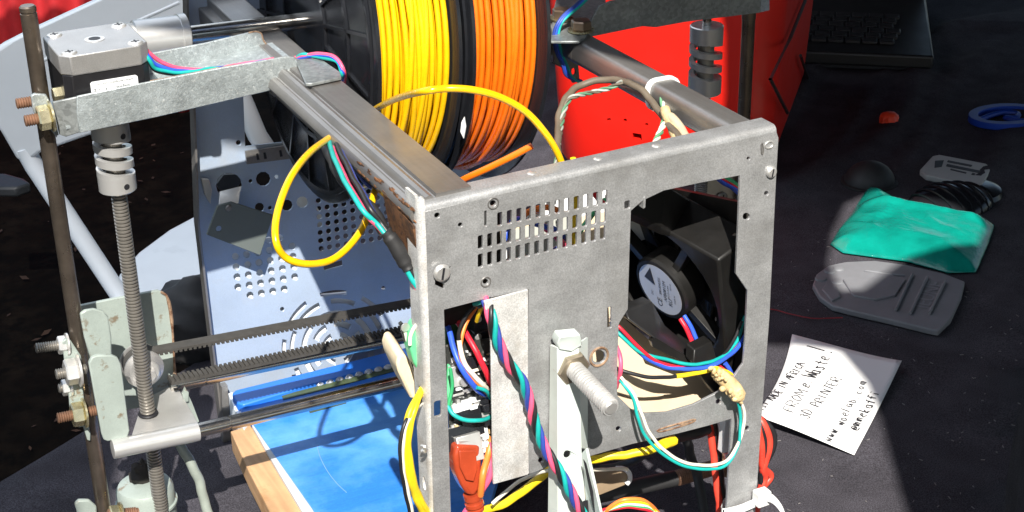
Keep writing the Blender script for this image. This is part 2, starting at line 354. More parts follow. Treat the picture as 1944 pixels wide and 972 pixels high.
# ---- red fabric far behind the chair
h = V((sin(YAW), cos(YAW), 0)); hs = V((cos(YAW), -sin(YAW), 0))
pl = (CP + h * 3900, h); a0 = U(-120, -120, pl); a1 = U(332, -120, pl); zb = GZ + 5; b = MB(); n = 90
for j in range(7):
    for i in range(n + 1):
        p = a0 + (a1 - a0) * (i / n); z = a0.z + (zb - a0.z) * j / 6
        b.v.append(V((p.x, p.y, z)) + h * (22 * sin(i * .42) + 14 * sin(i * .17 + 1) + 3 * j * sin(i * .3)))
for j in range(6):
    for i in range(n): a = j * (n + 1) + i; b.f.append([a, a + 1, a + n + 2, a + n + 1]); b.mi.append(0)
o = b.build('red_drape', red_cl); md = o.modifiers.new('thick', 'SOLIDIFY'); md.thickness = .003
tag(o, 'dark red fabric drape hanging behind the white chair', 'drape')
# ---- white folding chair on the ground
seatz = GZ + 0.45 / S; SP = Z(seatz); ca = U(225, 555, SP)
BP = (ca + h * 60, (h + V((0, 0, .22))).normalized())
root = thing('folding_chair', (ca.x, ca.y, GZ), 'white plastic folding chair standing left of the table with bluish shaded backrest', 'chair')
o1 = [(-60, 130), (0, 88), (47, 64), (187, 0), (230, -40), (420, -40), (420, 150), (300, 215), (157, 262), (77, 290), (60, 304), (43, 309), (30, 302), (0, 250), (-60, 170)]
b = MB(); b.poly(Us(o1, BP), h * 22); b.build('backrest', whitep, root, bevel=7, seg=3)
ridge = [(70, 150), (60, 132), (78, 116), (160, 84), (300, 22), (340, 4)]
b = MB(); b.tube([p + h * 1.2 for p in Us(ridge, BP)], 2.4, 8); b.build('moulded_ridge', whitep, root)
b = MB(); b.tube([U(40, 284, BP) + h * 11, U(60, 318, BP) + h * 9, U(225, 558, SP), V((*(U(340, 720, SP) + h * 10).xy, GZ + 8))], 12.5, 14, raw=True); b.build('leg', whitep, root)
pk = U(480, 235, BP); b = MB(); b.tube([U(440, 150, BP) + h * 8, U(487, 262, BP) + h * 8, U(600, 420, (ca + h * 240, h))], 12.5, 14, raw=True); b.build('leg', whitep, root)
b = MB(); b.poly(Us([(212, 560), (225, 520), (262, 478), (320, 435), (382, 402), (420, 392), (470, 480), (430, 590), (330, 612), (240, 600), (214, 580)], SP), (0, 0, -14)); b.build('seat', whitep, root, bevel=5)
b = MB(); b.tube([U(250, 604, SP) + V((0, 0, -4)), U(330, 590, SP) + V((0, 0, -4)), U(402, 578, SP) + V((0, 0, -4))], 6, 10); b.build('seat_rail', steel_dk, root)
b = MB(); b.poly(Us([(-40, 328), (10, 328), (46, 338), (58, 347), (30, 356), (-40, 356)], Z(GZ + 300)), (0, 0, -20))
tag(b.build('chair_seat', grey_pl, bevel=5), 'dim grey chair seat edge peeking in from the left below the white backrest', 'chair')
# ================================================================ PRINTER
P = thing('3d_printer', (95, 185, ZT), 'home made 3D printer of scrap steel panels and tubes on the dark cloth', '3d printer')
BEV = .5
# ---- front panel (bent sheet with slots, windows and two posts)
FP = Y(0)
outl = [(806, 402), (900, 380), (1000, 357), (1100, 334), (1200, 312), (1340, 280), (1474, 250), (1478, 262), (1474, 330), (1461, 600), (1447, 780), (1434, 972), (1415, 1220),
        (1350, 1236), (1379, 972), (1389, 795), (1345, 808), (1287, 823), (1200, 843), (1113, 868), (1040, 886), (1022, 894), (1005, 900), (1001, 770), (1004, 549), (920, 568), (843, 588), (847, 700), (851, 800), (856, 972), (872, 1400), (840, 1420), (824, 972), (820, 850), (815, 640), (808, 440)]
holes = [[(1198, 400), (1220, 381), (1260, 362), (1330, 347), (1405, 333), (1402, 424), (1397, 519), (1419, 551), (1415, 648), (1411, 690), (1390, 720), (1363, 745), (1317, 768), (1267, 783), (1227, 785), (1200, 778), (1172, 751), (1172, 700), (1175, 614), (1192, 587), (1195, 484)]]
for i in range(12): holes.append(rrect(949 + 18.15 * i, 416 - 3.8 * i, 4.7, 13))
for i in range(14): holes.append(rrect(912 + 17.95 * i, 460 - 3.85 * i, 4.7, 13)); holes.append(rrect(912 + 17.85 * i, 495 - 4.1 * i, 4.7, 13))
holes += [circ(936, 386, 6), circ(830, 409, 5.5), circ(874, 427, 4.5), circ(922, 535, 5.5), circ(1421, 301, 3.5), circ(1455, 367, 4.5), circ(1417, 411, 7), rrect(1191, 389, 5.5, 8), circ(1174, 814, 5), circ(1364, 763, 5.5), circ(1027, 874, 5.5), circ(1418, 813, 5), rrect(1157, 603, 4, 20), circ(1137, 677, 13), rrect(831, 776, 7, 15), rrect(922, 415, 2.2, 15)]
holes += [[(843, 512), (857, 505), (846, 528), (838, 532)], [(826, 532), (844, 540), (843, 549), (826, 541)]]
b = MB(); b.poly(Us(outl, FP), (0, 1.5, 0), [Us(q, FP) for q in holes])
front = b.build('front_panel', steel, P, bevel=BEV)
# bent flange along the top: quarter round then flat
b = MB(); e = [U(x, y, FP) for x, y in ((806, 402), (1000, 357), (1200, 312), (1474, 250))]; prof = []
for k in range(6): a = pi / 2 * k / 5; prof.append((3.2 - 3.2 * cos(a), 3.2 * sin(a)))
prof += [(13, 3.2), (13, 1.9), (4, 1.9), (1.4, -.3)]
vs = []
for p in e: vs += [V((p.x, dy, p.z + dz)) for dy, dz in prof]
m_ = len(prof); b.add(vs, [[i * m_ + k, i * m_ + (k + 1) % m_, (i + 1) * m_ + (k + 1) % m_, (i + 1) * m_ + k] for i in range(3) for k in range(m_)] + [list(range(m_)), [3 * m_ + k for k in range(m_)][::-1]])
fl = b.build('top_flange', steel, P)
# side flanges
b = MB(); a0 = U(808, 420, FP); a1 = U(840, 1420, FP); x = -1
b.poly([V((x - 2, 3.2, 2)), V((x - 2, 3.2, -330)), V((x - 2, 14, -330)), V((x - 2, 14, 2))], (1.4, 0, 0), [[V((x - 2, 8 + 2.6 * cos(t), -100 + 2.6 * sin(t))) for t in [k * pi / 4 for k in range(8)]], [V((x - 2, 8 + 2.2 * cos(t), -152 + 4 * sin(t))) for t in [k * pi / 4 for k in range(8)]]])
for k in range(5):
    a = pi / 2 * k / 5; c = pi / 2 * (k + 1) / 5
    q = [(x - 2 + 3.2 * (1 - cos(a)), 3.2 - 3.2 * sin(a)), (x - 2 + 3.2 * (1 - cos(c)), 3.2 - 3.2 * sin(c))]
    b.add([V((q[0][0], q[0][1], 1)), V((q[1][0], q[1][1], 1)), V((q[1][0], q[1][1], -330)), V((q[0][0], q[0][1], -330))], [[0, 1, 2, 3]])
b.build('left_side_flange', steel_w, P)
b = MB(); e0 = U(1476, 256, FP); b.poly([V((e0.x, 1.6, e0.z + 1)), V((e0.x, 1.6, -330)), V((e0.x, 11, -330)), V((e0.x, 11, e0.z + 1))], (-1.4, 0, 0)); b.build('right_side_flange', steel, P)
# lower flap folded slightly outwards
b = MB(); q = [(920, 572), (1003, 550), (1003, 770), (1005, 898), (1002, 902), (937, 920), (934, 760), (932, 648)]
pts = []
for (xx, yy) in q: p = U(xx, yy, FP); dd = (p.x - U(1004, yy, FP).x) * .16; pts.append(U(xx, yy, Y(-1 + dd)))
b.poly(pts, (0, 1.4, 0)); b.build('folded_flap', steel_w, P, bevel=.4)
# raised lance marks, screws and rivets on the panel
def screw(x, y, r, pl, name='screw', mat=bolt_m, slot=True, par=P, n=V((0, -1, 0)), h=2.0):
    c = U(x, y, pl); b = MB(); b.lathe(c + n * .02, c + n * 5, [(0, r), (h * .6, r), (h, r * .75)], 14); o = b.build(name, mat, par, bevel=.15)
    if slot: b = MB(); q = n.orthogonal().normalized(); q.rotate(Matrix.Rotation(.6, 3, n)); b.box(c + n * h, r * .7, r * .13, .15, (q, n.cross(q), n)); b.build('screw_slot', ink, o, org=ORG[par.name])
    return o
screw(838, 517, 4.2, Y(-1)); screw(1463, 326, 3.0, FP)
for x, y, r in ((1137, 677, 5.0), (936, 386, 2.6), (922, 535, 2.4)):
    c = U(x, y, FP); b = MB(); b.tube([c + V((cos(t) * r, -.2, sin(t) * r)) for t in [k * pi / 6 for k in range(12)]], .65 if r > 3 else .35, 6, 2, True); b.build('hole_rim', rust_lt if r > 3 else steel_dk, P)
b = MB(); c = U(1460, 275, FP); b.tube([c + V((cos(t) * 2.4, -.1, sin(t) * 1.7)) for t in [k * pi / 5 for k in range(10)]], .5, 6, 2, True); b.build('rivet', bolt_m, P)
b = MB(); b.tube([U(x, y, Y(-.2)) for x, y in ((1445, 274), (1448, 273), (1449, 290), (1446, 292))], .4, 6, 2, True); b.build('lance_mark', steel_dk, P)
for p in ([(1252, 815), (1315, 797), (1312, 803), (1258, 819)], [(1288, 806), (1317, 796), (1313, 802)]):
    b = MB(); b.tube(Us(p, Y(-.2)), .45, 6, 3, True); b.build('lance_mark', rust_lt, P)
b = MB(); b.poly(Us([(1222, 376), (1226, 374), (1225, 394), (1221, 396)], Y(-.5)), (0, 5, 0)); b.build('bent_tab', steel, P)
for x, y in ((825, 388), (1034, 342), (1271, 290), (1150, 308)):
    c = U(x, y, Z(0)); c = V((c.x, 7.5, e[0].z + (e[3].z - e[0].z) * (c.x - e[0].x) / (e[3].x - e[0].x) + 3.1)); b = MB(); b.lathe(c, c + V((0, 0, 1)), [(0, 2.4), (.6, 1.9), (.9, .9)], 12); b.build('rivet', bolt_m, P)
# pitted rust marks near the left post
b = MB(); b.poly(Us([(793, 380), (806, 386), (804, 402), (796, 398)], Y(4)), (0, 6, -2)); b.build('rusty_corner', rust, P)
# ---- left rail: ribbed extrusion running back along Y
prof = [(25.5, 0), (8.4, 0), (7.9, -1.6), (7.0, -1.9), (6.2, -.6), (4.6, -.2), (2.8, -.8), (1.6, -2.4), (1.0, -4.2), (.3, -4.6), (-1, -3.9), (-3.0, -4.6), (-4.6, -6.6), (-5, -9), (-4, -11.2), (-1.5, -12.4), (0, -15), (0, -17), (25.5, -17)]
def sweep(prof, y0, y1, x0a, x0b, za=0, zb=0):
    b = MB(); n = len(prof); k = 8; vs = []
    for j in range(k + 1):
        t = j / k; vs += [V((px + x0a + (x0b - x0a) * t, y0 + (y1 - y0) * t, pz + za + (zb - za) * t)) for px, pz in prof]
    fs = [[j * n + i, j * n + (i + 1) % n, (j + 1) * n + (i + 1) % n, (j + 1) * n + i] for j in range(k) for i in range(n)] + [list(range(n)), [k * n + i for i in range(n)][::-1]]
    return b.add(vs, fs)
rail_m = M('rail_steel_rusty_end', (.36, .35, .33), .4, .7, .2, 40, .15, 500, (.17, .085, .04), (.62, .7), 55)
b = sweep(prof, 5, 210, 0, 3.5); o = b.build('left_rail', steel_dk, P, smooth=30)
b = sweep([(25.5, 0), (5, 0), (5, -6), (-1, -6), (-1, -17), (25.5, -17)], 210.5, 372, 3.5, 9); b.build('left_rail', steel_dk, P, bevel=.8)
b = MB()
for k in range(130):
    yy = random.triangular(4, 78, 6); t = random.random(); px, pz = (-4.95 + 3.6 * t, -9.0 - 3.6 * t) if random.random() < .7 else (-4.2 + 1.6 * random.random(), -6.2 + random.random() * 1.3)
    b.ball((px + .008 * yy, yy, pz), .25 + random.random() * .25, 1 + 2.6 * random.random(), .4 + random.random() * .6, 6, 4)
tag(b.build('rust_patch', rust, P), None, None, kind='stuff')
b = MB(); b.poly([V((-4.5, 4, -12.6)), V((.2, 4, -14.5)), V((0, 4, -40)), V((-2, 4, -32))], (0, 34, 5)); b.build('rusty_edge', rust, P)
# ---- right rail: rounded tube
def rr(w_, h_, r, n=4):
    o = []
    for cx, cz, a in ((w_ / 2 - r, -r, 0), (-w_ / 2 + r, -r, pi / 2), (-w_ / 2 + r, -h_ + r, pi), (w_ / 2 - r, -h_ + r, 3 * pi / 2)):
        o += [(cx + r * cos(a + pi / 2 * k / n), cz + r * sin(a + pi / 2 * k / n)) for k in range(n + 1)]
    return o
b = sweep(rr(17, 15, 4.5), 6, 172, 178, 178.5); b.build('right_rail', steel_dk, P, smooth=30)
b = sweep(rr(17, 15, 4.5), 172.5, 368, 178.5, 181); b.build('right_rail', steel_dk, P, smooth=30)
# ring of white tie round the right rail
yr = 87.0; ring = [V((178.2 + (x * 1.12), yr + z * .10, z * 1.08 + .6)) for x, z in rr(17, 15, 5)]
b = MB(); m = len(ring); 
b.band(ring + [ring[0]], lambda i: V((0, 1.3, 0)), lambda i: ((V((ring[i % m].x, 0, ring[i % m].z)) - V((178.2, 0, -7))).normalized()) * .9); b.build('cable_tie', nylon, P)
# ---- back panel
BY = 366.0; BPn = Y(BY)
out = [(350, -30), (352, 60), (364, 205), (372, 420), (398, 640), (424, 850), (600, 800), (940, 720), (940, 300), (930, -60)]
hs_ = []
for j, ii in ((-1, (3, 4)), (0, range(6)), (1, range(6)), (2, range(6)), (3, range(6)), (4, range(1, 5))):
    for i in ii: hs_.append(circ(447 + 21.6 * i + 1.6 * j, 487 - 3.9 * i + 19.4 * j, 6.6, 9))
for j in range(8):
    for i in range(13): hs_.append(circ(604 + 15.9 * i + .9 * j, 366 - 2.9 * i + 15.2 * j, 5.3, 9))
hs_ += [circ(435, 352, 25, 14, 24), circ(500, 340, 14), circ(476, 344, 4), circ(525, 336, 4), circ(545, 390, 11), circ(574, 384, 11), circ(493, 394, 9), circ(513, 395, 4), [(462, 180), (640, 145), (645, 258), (466, 278)], [(614, 504), (650, 494), (651, 504), (616, 514)], circ(536, 587, 4), circ(453, 271, 5)]
def arc(cx, cy, r0_, r1_, a0_, a1_, k=5):
    A_ = [radians(a0_ + (a1_ - a0_) * i / k) for i in range(k + 1)]
    return [(cx + r1_ * .96 * cos(a), cy + r1_ * sin(a)) for a in A_] + [(cx + r0_ * .96 * cos(a), cy + r0_ * sin(a)) for a in reversed(A_)]
for r_, dr, n_, off, sp_ in ((107, 4.2, 8, 206, 28), (91, 4.4, 8, 216, 30), (67, 5.5, 6, 183, 36), (47, 5.5, 6, 200, 40), (27, 5, 4, 190, 50)):
    for k in range(n_):
        a_ = off + k * 360 / n_
        if 30 < (a_ % 360) < 118 and r_ > 60: continue
        hs_.append(arc(642, 662, r_ - dr, r_ + dr, a_, a_ + sp_))
hs_ += [circ(642, 662, 9), circ(728, 547, 4), [(553, 712), (570, 709), (572, 716), (556, 718)]]
b = MB(); b.poly(Us(out, BPn), (0, 1.4, 0), [Us(q, BPn) for q in hs_]); bp_ = b.build('back_panel', steel_blue, P, bevel=.3, seg=1)
b = MB(); e = [U(x, y, BPn) for x, y in ((350, -30), (352, 60), (364, 205), (372, 420), (398, 640), (424, 850))]
for i in range(5): b.poly([e[i], e[i + 1], e[i + 1] + V((0, -9, 0)), e[i] + V((0, -9, 0))], (-1.4, 0, 0))
b.build('edge_flange', steel_dk, P)
b = MB(); b.poly(Us([(466, 288), (640, 262), (640, 290), (469, 312)], Y(BY - 3)), (0, 2, 0)); ld = b.build('opening_ledge', steel_dk, P)
b = MB()
for x in (486, 500, 530, 545, 562, 585): b.poly(Us([(x, 292 - (x - 486) * .14), (x + 4, 291 - (x - 486) * .14), (x + 7, 303 - (x - 486) * .14), (x + 2, 304 - (x - 486) * .14)], Y(BY - 3.3)), (0, .4, 0))
b.build('punched_marks', ink, ld)
b = MB(); b.poly(Us([(586, 288), (700, 262), (704, 330), (588, 352)], Y(BY - 12)), (0, 10, 0)); dk = b.build('drive_blank', grey_pl, P, bevel=.6)
b = MB(); b.poly(Us([(592, 272), (650, 262), (652, 318), (600, 304)], Y(BY - 13)), (0, .8, 0)); b.build('blue_sticker', M('navy_sticker', (.02, .05, .22), .4), dk)
b = MB(); b.poly(Us([(432, 470), (600, 430), (608, 560), (770, 545), (775, 720), (445, 780)], Y(BY + 5)), (0, 2, 0)); b.build('added_backing', M('pale_backing', (.74, .75, .76), .6, 0, .1, 20), P)  # pale sheet added close behind the holes so they show sunlit
# hanging dark plate, its clip and the bent flap
TG = Y(BY - 26); b = MB(); b.poly(Us([(393, 446), (413, 391), (440, 384), (519, 409), (494, 485)], TG), (0, 2.2, 0), [Us(circ(433, 394, 5), TG), Us(circ(416, 435, 6), TG)]); tg = b.build('hanging_plate', M('slate_grey_plate', (.115, .135, .13), .55, .1, .08, 30), P, bevel=.4)
screw(433, 394, 2.3, Y(BY - 25), 'screw', steel_dk, False)
b = MB(); a = [U(x, y, Y(BY - 4)) for x, y in ((420, 372), (460, 364))]; q = [U(x, y, Y(BY - 24)) for x, y in ((414, 398), (452, 386))]
mid = [(a[0] + q[0]) / 2 + V((0, -3, 9)), (a[1] + q[1]) / 2 + V((0, -3, 9))]
for l0, l1 in (((a[0], a[1]), (mid[0], mid[1])), ((mid[0], mid[1]), (q[0], q[1]))): b.poly([l0[0], l0[1], l1[1], l1[0]], (0, -1.2, .6))
b.build('bent_clip', bolt_m, P, bevel=.3)
b = MB(); b.poly(Us([(383, 340), (397, 341), (403, 362), (400, 388), (390, 372)], Y(BY - 6)), (0, 3, 0)); b.build('bent_flap', bolt_m, P, bevel=.4)
b = MB(); b.poly(Us([(411, 350), (425, 332), (450, 331), (458, 345), (452, 354), (418, 362)], Y(BY + 10)), (0, 3, 0)); b.build('dark_recess', grey_pl, P)
# lower right dark column beside the bed
b = MB(); b.poly(Us([(421, 735), (432, 732), (440, 846), (430, 862), (424, 850)], Y(BY - 14)), (0, 6, 0)); b.build('corner_strut', steel_dk, P)
# ---- left motor bracket: galvanised channel
FB = Y(206); b = MB()
b.poly(Us([(146, 183), (270, 158), (420, 129), (545, 107), (559, 109), (568, 120), (579, 152), (578, 157), (480, 180), (300, 222), (151, 253), (146, 215)], FB), (0, 1.6, 0)); b.build('bracket_front_flange', zinc, P, bevel=.4)
b = MB(); b.poly([U(100, 194, Y(212)), U(146, 184, Y(208)), U(151, 252, Y(208)), U(126, 260, Y(211)), U(113, 256, Y(212))], (0, 1.6, 0)); b.build('bracket_end_tab', zinc_dk, P, bevel=.4)
b = MB(); b.poly(Us([(120, 130), (285, 102), (390, 82), (470, 63), (494, 61), (497, 68), (501, 72), (500, 80), (507, 84), (508, 96), (515, 101), (514, 118), (300, 160), (120, 190)], Y(254)), (0, 1.6, 0)); b.build('bracket_back_flange', zinc, P, bevel=.3)
wz = lambda x: -12.5 + (x + 110) * .1
b = MB(); b.poly([V((-112, 209.5, wz(-112))), V((18, 209.5, wz(18))), V((18, 254, wz(18))), V((-112, 254, wz(-112)))], (0, 0, -1.6)); b.build('bracket_web', zinc, P)
b = MB(); b.poly(Us([(560, 112), (607, 110), (645, 136), (648, 146), (620, 152), (592, 158), (580, 158)], Z(2.5)), (0, 0, -1.8)); b.build('bracket_tongue', zinc_dk, P, bevel=.4)
b = MB(); b.tube([U(x, y, Y(207)) for x, y in ((566, 124), (571, 135), (575, 146), (579, 152))], [1.2, 1.9, 1.4, 1.6], 7, 5); b.build('torn_edge', rust, P)
b = MB(); b.tube([U(x, y, Y(254)) for x, y in ((472, 62), (486, 60), (496, 64), (500, 76), (508, 88), (513, 100), (530, 104), (545, 106))], .45, 6, 5); b.build('torn_edge', rust_lt, P)
b = MB(); b.tube([U(x, y, Y(207.6)) for x, y in ((285, 154), (350, 142), (420, 128), (480, 119), (545, 107))], .5, 5, 6); b.build('sawn_edge', rust_lt, P)
# ---- stepper motor
MX, MYc = -86.5, 233.0; hw = 23.5
def oct_(c, hwid, z, ch): return [V((c[0] + a, c[1] + d, z)) for a, d in ((-hwid + ch, -hwid), (hwid - ch, -hwid), (hwid, -hwid + ch), (hwid, hwid - ch), (hwid - ch, hwid), (-hwid + ch, hwid), (-hwid, hwid - ch), (-hwid, -hwid + ch))]
ZT_ = 24.5
mo = MB(); mo.poly(oct_((MX, MYc), hw - .7, -11, 4.2), (0, 0, 24.8)); mo = mo.build('stepper_motor', bk_m, P, bevel=.5)
b = MB(); b.poly(oct_((MX, MYc), hw, ZT_ - 10.5, 5.2), (0, 0, 10.5), []); b.build('motor_cap', alu_m, mo, org=ORG[P.name], bevel=.7)
b = MB(); b.lathe((MX, MYc, ZT_ + .05), (MX, MYc, 50), [(0, 5.4), (.3, 5.4), (.35, 4.6)], 20); b.build('bearing_boss', alu, mo, org=ORG[P.name])
b = MB(); b.cyl((MX, MYc, ZT_ + .2), (MX, MYc, ZT_ + .5), 3.2, 16); b.build('shaft_hole', ink, mo, org=ORG[P.name])
for a in (-1, 1):
    for d in (-1, 1):
        c = V((MX + a * 17.4, MYc + d * 17.4, ZT_)); b = MB(); b.lathe(c, c + V((0, 0, 1)), [(0, 4.3), (.3, 4.2), (.9, 3.4), (1.0, 2.0)], 14); b.build('cap_screw', bolt_m, mo, org=ORG[P.name])
        b = MB(); b.box(c + V((0, 0, 1.05)), 2.2, .5, .1); b.box(c + V((0, 0, 1.06)), .5, 2.2, .1); b.build('screw_slot', ink, mo, org=ORG[P.name])
lp = MYc - hw - .05
b = MB(); b.poly([V((MX - 10, lp, -6)), V((MX + 15, lp, -6)), V((MX + 15, lp, 8.2)), V((MX + 14, lp, 9)), V((MX - 9, lp, 9)), V((MX - 10, lp, 8.2))], (0, .6, 0)); b.build('motor_label', whitel, mo, org=ORG[P.name])
def mtext(s, size, x, z): 
    o = text(s, size, (x, lp - .1, z), V((-1, 0, 0)), V((0, 0, -1)), ink, mo, 'label_print'); return o
ORG[mo.name] = ORG[P.name]
mtext('www.reprapdiscount.com', 1.9, MX + 2.6, 7.2); mtext('1.8deg/step    1.7A', 1.9, MX + 4.5, 4.4); mtext('CE', 3.0, MX - 7, 4.2)
# motor cable over the bracket and the rail
def wire(name, pts, r, mat, sub=6, par=P, org=None, kind=None, n=7):
    b = MB(); Q = spline(pts, sub); rn_ = random.Random(len(name) * 31 + int(pts[0][0] * 7 + pts[-1][2] * 3)); ph = [rn_.uniform(0, 6.3) for _ in range(6)]; q = min(.42, (r if not isinstance(r, list) else r[0]) * .13); L_ = 0; W_ = []
    for i, p in enumerate(Q):
        L_ += (p - Q[i - 1]).length if i else 0; W_.append(p + V((sin(L_ * .21 + ph[0]) + .6 * sin(L_ * .47 + ph[1]), sin(L_ * .19 + ph[2]) + .6 * sin(L_ * .43 + ph[3]), sin(L_ * .23 + ph[4]) + .6 * sin(L_ * .51 + ph[5]))) * q)
    b.tube(W_, r, n, raw=True); return b.build(name, mat, par, org=org, smooth=80)
def px(pts): return [U(x, y, Y(v)) for x, y, v in pts]
for mt, dx, dy, dv in ((w_pink, 0, 0, 4), (w_blue, -6, 7, 1), (w_teal, -10, 12, 0), (w_blk, -8, 16, 1)):
    wire('motor_wire', px([(268 + dx * .2, 84 + dy * .5, 216), (283, 101 + dy, 214 + dv), (305 + dx, 117 + dy * 1.1, 216 + dv), (335 + dx, 128 + dy * .75, 217 + dv), (365, 133 + dy * .3, 217 + dv), (400, 131, 219 + dv), (440, 126 + dy * .2, 222 + dv), (520, 112 + dy * .3, 226)]), 1.15, mt)
for mt, o_, s_ in ((w_pink, 0, 0), (w_blue, 3, 4), (w_teal, -3, 7)):
    wire('motor_wire', px([(556, 110 + s_ * .6, 226), (575, 107 + o_, 216), (600, 102 + s_ * .7, 206), (625, 105 + s_ * .8 - o_ * .6, 196), (642, 115 + s_ * .6, 190), (653 - s_ * .5, 133 + s_, 186), (654 - s_, 148, 192), (651 - s_, 165, 200)]), 1.2, mt)
# ---- smooth vertical rod, left
RX = U(120, 500, Y(226)).x
LR = [(52, 12), (65, 120), (125, 500), (186, 905)]
b = MB(); a = U(53, 10, Y(226)); c = U(200, 1000, Y(226)); RT = V((-119.6, 226, a.z)); RB = V((-119.6, 226, ZT))
L_ = RT.z - ZT; b.lathe(RT, RB, [(0, 3.5), (.8, 4.3), (3, 4.35), (3.2, 3.9), (4.0, 3.9), (4.2, 4.3), (L_, 4.3)], 20); b.build('smooth_rod', rod_br, P)
# top clamp and bolts
b = MB(); b.poly(Us([(59, 183), (66, 178), (88, 180), (99, 200), (101, 225), (110, 256), (108, 262), (96, 246), (72, 235), (62, 205)], Y(218)), (0, 2.4, 0)); b.build('rod_clamp', zinc, P, bevel=.5)
b = MB(); b.poly(Us([(95, 200), (101, 205), (112, 258), (106, 256)], Y(216)), (0, 12, 0)); b.build('rod_clamp', zinc_dk, P, bevel=.4)
def bolt(name, pa, pb, r, mat, nutat=None, nutm=None, nr=None, hw_=5, par=P):
    b = MB(); b.thread(pa, pb, r, 1.3, 14, .55); o = b.build(name, mat, par, smooth=30)
    if nutat is not None:
        d = (V(pb) - V(pa)).normalized(); c = V(pa) + (V(pb) - V(pa)) * nutat; R_ = nr or r * 1.85
        b = MB(); b.lathe(c - d * hw_ / 2, c + d * hw_ / 2, [(0, R_ * .9), (hw_ * .12, R_), (hw_ * .88, R_), (hw_, R_ * .9)], 6, ph=.4); n = b.build('hex_nut', nutm or bolt_m, o, org=ORG[par.name], smooth=20)
        b = MB(); b.lathe(c + d * (hw_ / 2 + .1), c + d * (hw_ / 2 + 1.2), [(0, R_ * 1.25), (1.1, R_ * 1.25)], 18); b.build('washer', nutm or bolt_m, o, org=ORG[par.name])
    return o
bolt('clamp_bolt', U(31, 197, Y(222)), U(64, 192, Y(222)), 3.0, thread_br)
bolt('clamp_bolt', U(47, 230, Y(214)), U(96, 221, Y(214)), 3.2, thread_br, .74, brass, 6.6, 6.5)
c = U(101, 183, Y(224)); b = MB(); b.lathe(c, c + V((8, 0, 0)), [(0, 4.5), (.8, 5), (6, 5)], 6); b.build('hex_nut', brass, P, smooth=20)
# ---- left lead screw and coupling
SX, SY = -85.2, 230.0
b = MB(); b.thread((SX, SY, -58), (SX, SY, ZT + 3), 4.5, 2.1, 16, .85, True); b.build('lead_screw', [thread_m, M('screw_groove_shade', (.15, .135, .115), .6, .4, .3, 120)], P, smooth=25)  # groove faces painted darker in place of thread shadow
def coupling(cx, cy, zt, zb, r, name='shaft_coupling', turns=3.2, gap=.55):
    h_ = zt - zb; e = h_ * .24; b = MB(); b.lathe((cx, cy, zt), (cx, cy, zb), [(0, r - .6), (.6, r), (e, r), (e, r * .62), (h_ - e, r * .62), (h_ - e, r), (h_ - .6, r), (h_, r - .6)][0:4], 28)
    o = b.build(name, alu, P, smooth=40); b = MB(); b.lathe((cx, cy, zb + e), (cx, cy, zb), [(0, r * .6), (.01, r), (e - .6, r), (e, r - .6)], 28)
    b.build('coupling_end', alu, o, org=ORG[P.name], smooth=40); n = int(turns * 22); z0 = zt - e + 1.5; z1 = zb + e - 1.5
    pts = [V((cx + (r - 1.6) * cos(2 * pi * k / 22 - 1.9), cy + (r - 1.6) * sin(2 * pi * k / 22 - 1.9), z0 + (z1 - z0) * k / n)) for k in range(n + 1)]
    th = (z0 - z1) / turns * gap / 2
    b = MB(); b.band(pts, lambda i: V((0, 0, th)), lambda i: V((pts[i].x - cx, pts[i].y - cy, 0)).normalized() * 1.6); b.build('helical_spring', alu, o, org=ORG[P.name], smooth=50)
    b = MB(); b.cyl((cx, cy, zt - 1), (cx, cy, zb + 1), r * .5, 14); b.build('coupling_core', thread_m, o, org=ORG[P.name])
    return o
cp = coupling(SX, SY, -20.5, -61.5, 10.4)
def grub(x, y, vy, o):
    c = U(x, y, Y(vy)); n = (c - V((SX, SY, c.z))); n.z = 0; n.normalize(); c = V((SX, SY, c.z)) + n * 10.35; b = MB(); b.cyl(c - n * 1, c + n * .15, 1.7, 12); b.build('grub_screw', ink, o, org=ORG[P.name])
grub(233, 259, 221, cp); grub(239, 354, 221, cp)
b = MB(); b.cyl((SX, SY, -13), (SX, SY, -22), 2.8, 14); b.build('motor_shaft', rod_m, P)
# ---- right motor bracket and its Z drive
RB_ = Y(185); b = MB()
b.poly(Us([(1112, 72), (1118, 52), (1124, 36), (1138, 12), (1160, 2), (1200, -4), (1330, -28), (1445, -48), (1444, 24), (1300, 42), (1245, 52), (1220, 50)], RB_), (0, 1.6, 0)); b.build('bracket_front_flange', zinc_dk, P, bevel=.4)
b = MB(); b.poly([U(1445, -48, RB_), U(1461, -50, Y(181)), U(1461, 20, Y(181)), U(1444, 24, RB_)], (0, 1.6, 0)); b.build('bracket_end_tab', zinc, P, bevel=.4)
b = MB(); b.poly(Us([(1050, 22), (1062, -30), (1150, -50), (1150, 0), (1126, 34), (1112, 70), (1100, 78), (1046, 78)], Z(1.5)), (0, 0, -1.6)); b.build('bracket_web', zinc_dk, P, bevel=.4)
b = MB(); b.poly(Us([(1044, 76), (1100, 74), (1097, 110), (1101, 154), (1088, 158), (1070, 130), (1044, 118)], Y(196)), (0, 1.6, 0), [Us(circ(1049, 112, 4, 8, 7), Y(196)), Us(circ(1089, 136, 4, 8, 7), Y(196))]); b.build('bracket_side_plate', steel_dk, P, bevel=.3)
for x, y, r in ((1103, 58, 6.2), (1066, 36, 5.8)):
    c = U(x, y, Z(2)); b = MB(); b.lathe(c, c + V((0, 0, 5)), [(0, r * 1.25), (1, r * 1.25)], 18); ws = b.build('washer', brass, P)
    b = MB(); b.lathe(c + V((0, 0, 1)), c + V((0, 0, 7)), [(0, r * .95), (.4, r), (4.6, r), (5.4, r * .85)], 6, ph=.5); b.build('bolt_head', M('brown_bolt', (.30, .22, .16), .35, .8, .2, 90), ws, org=ORG[P.name], smooth=20)
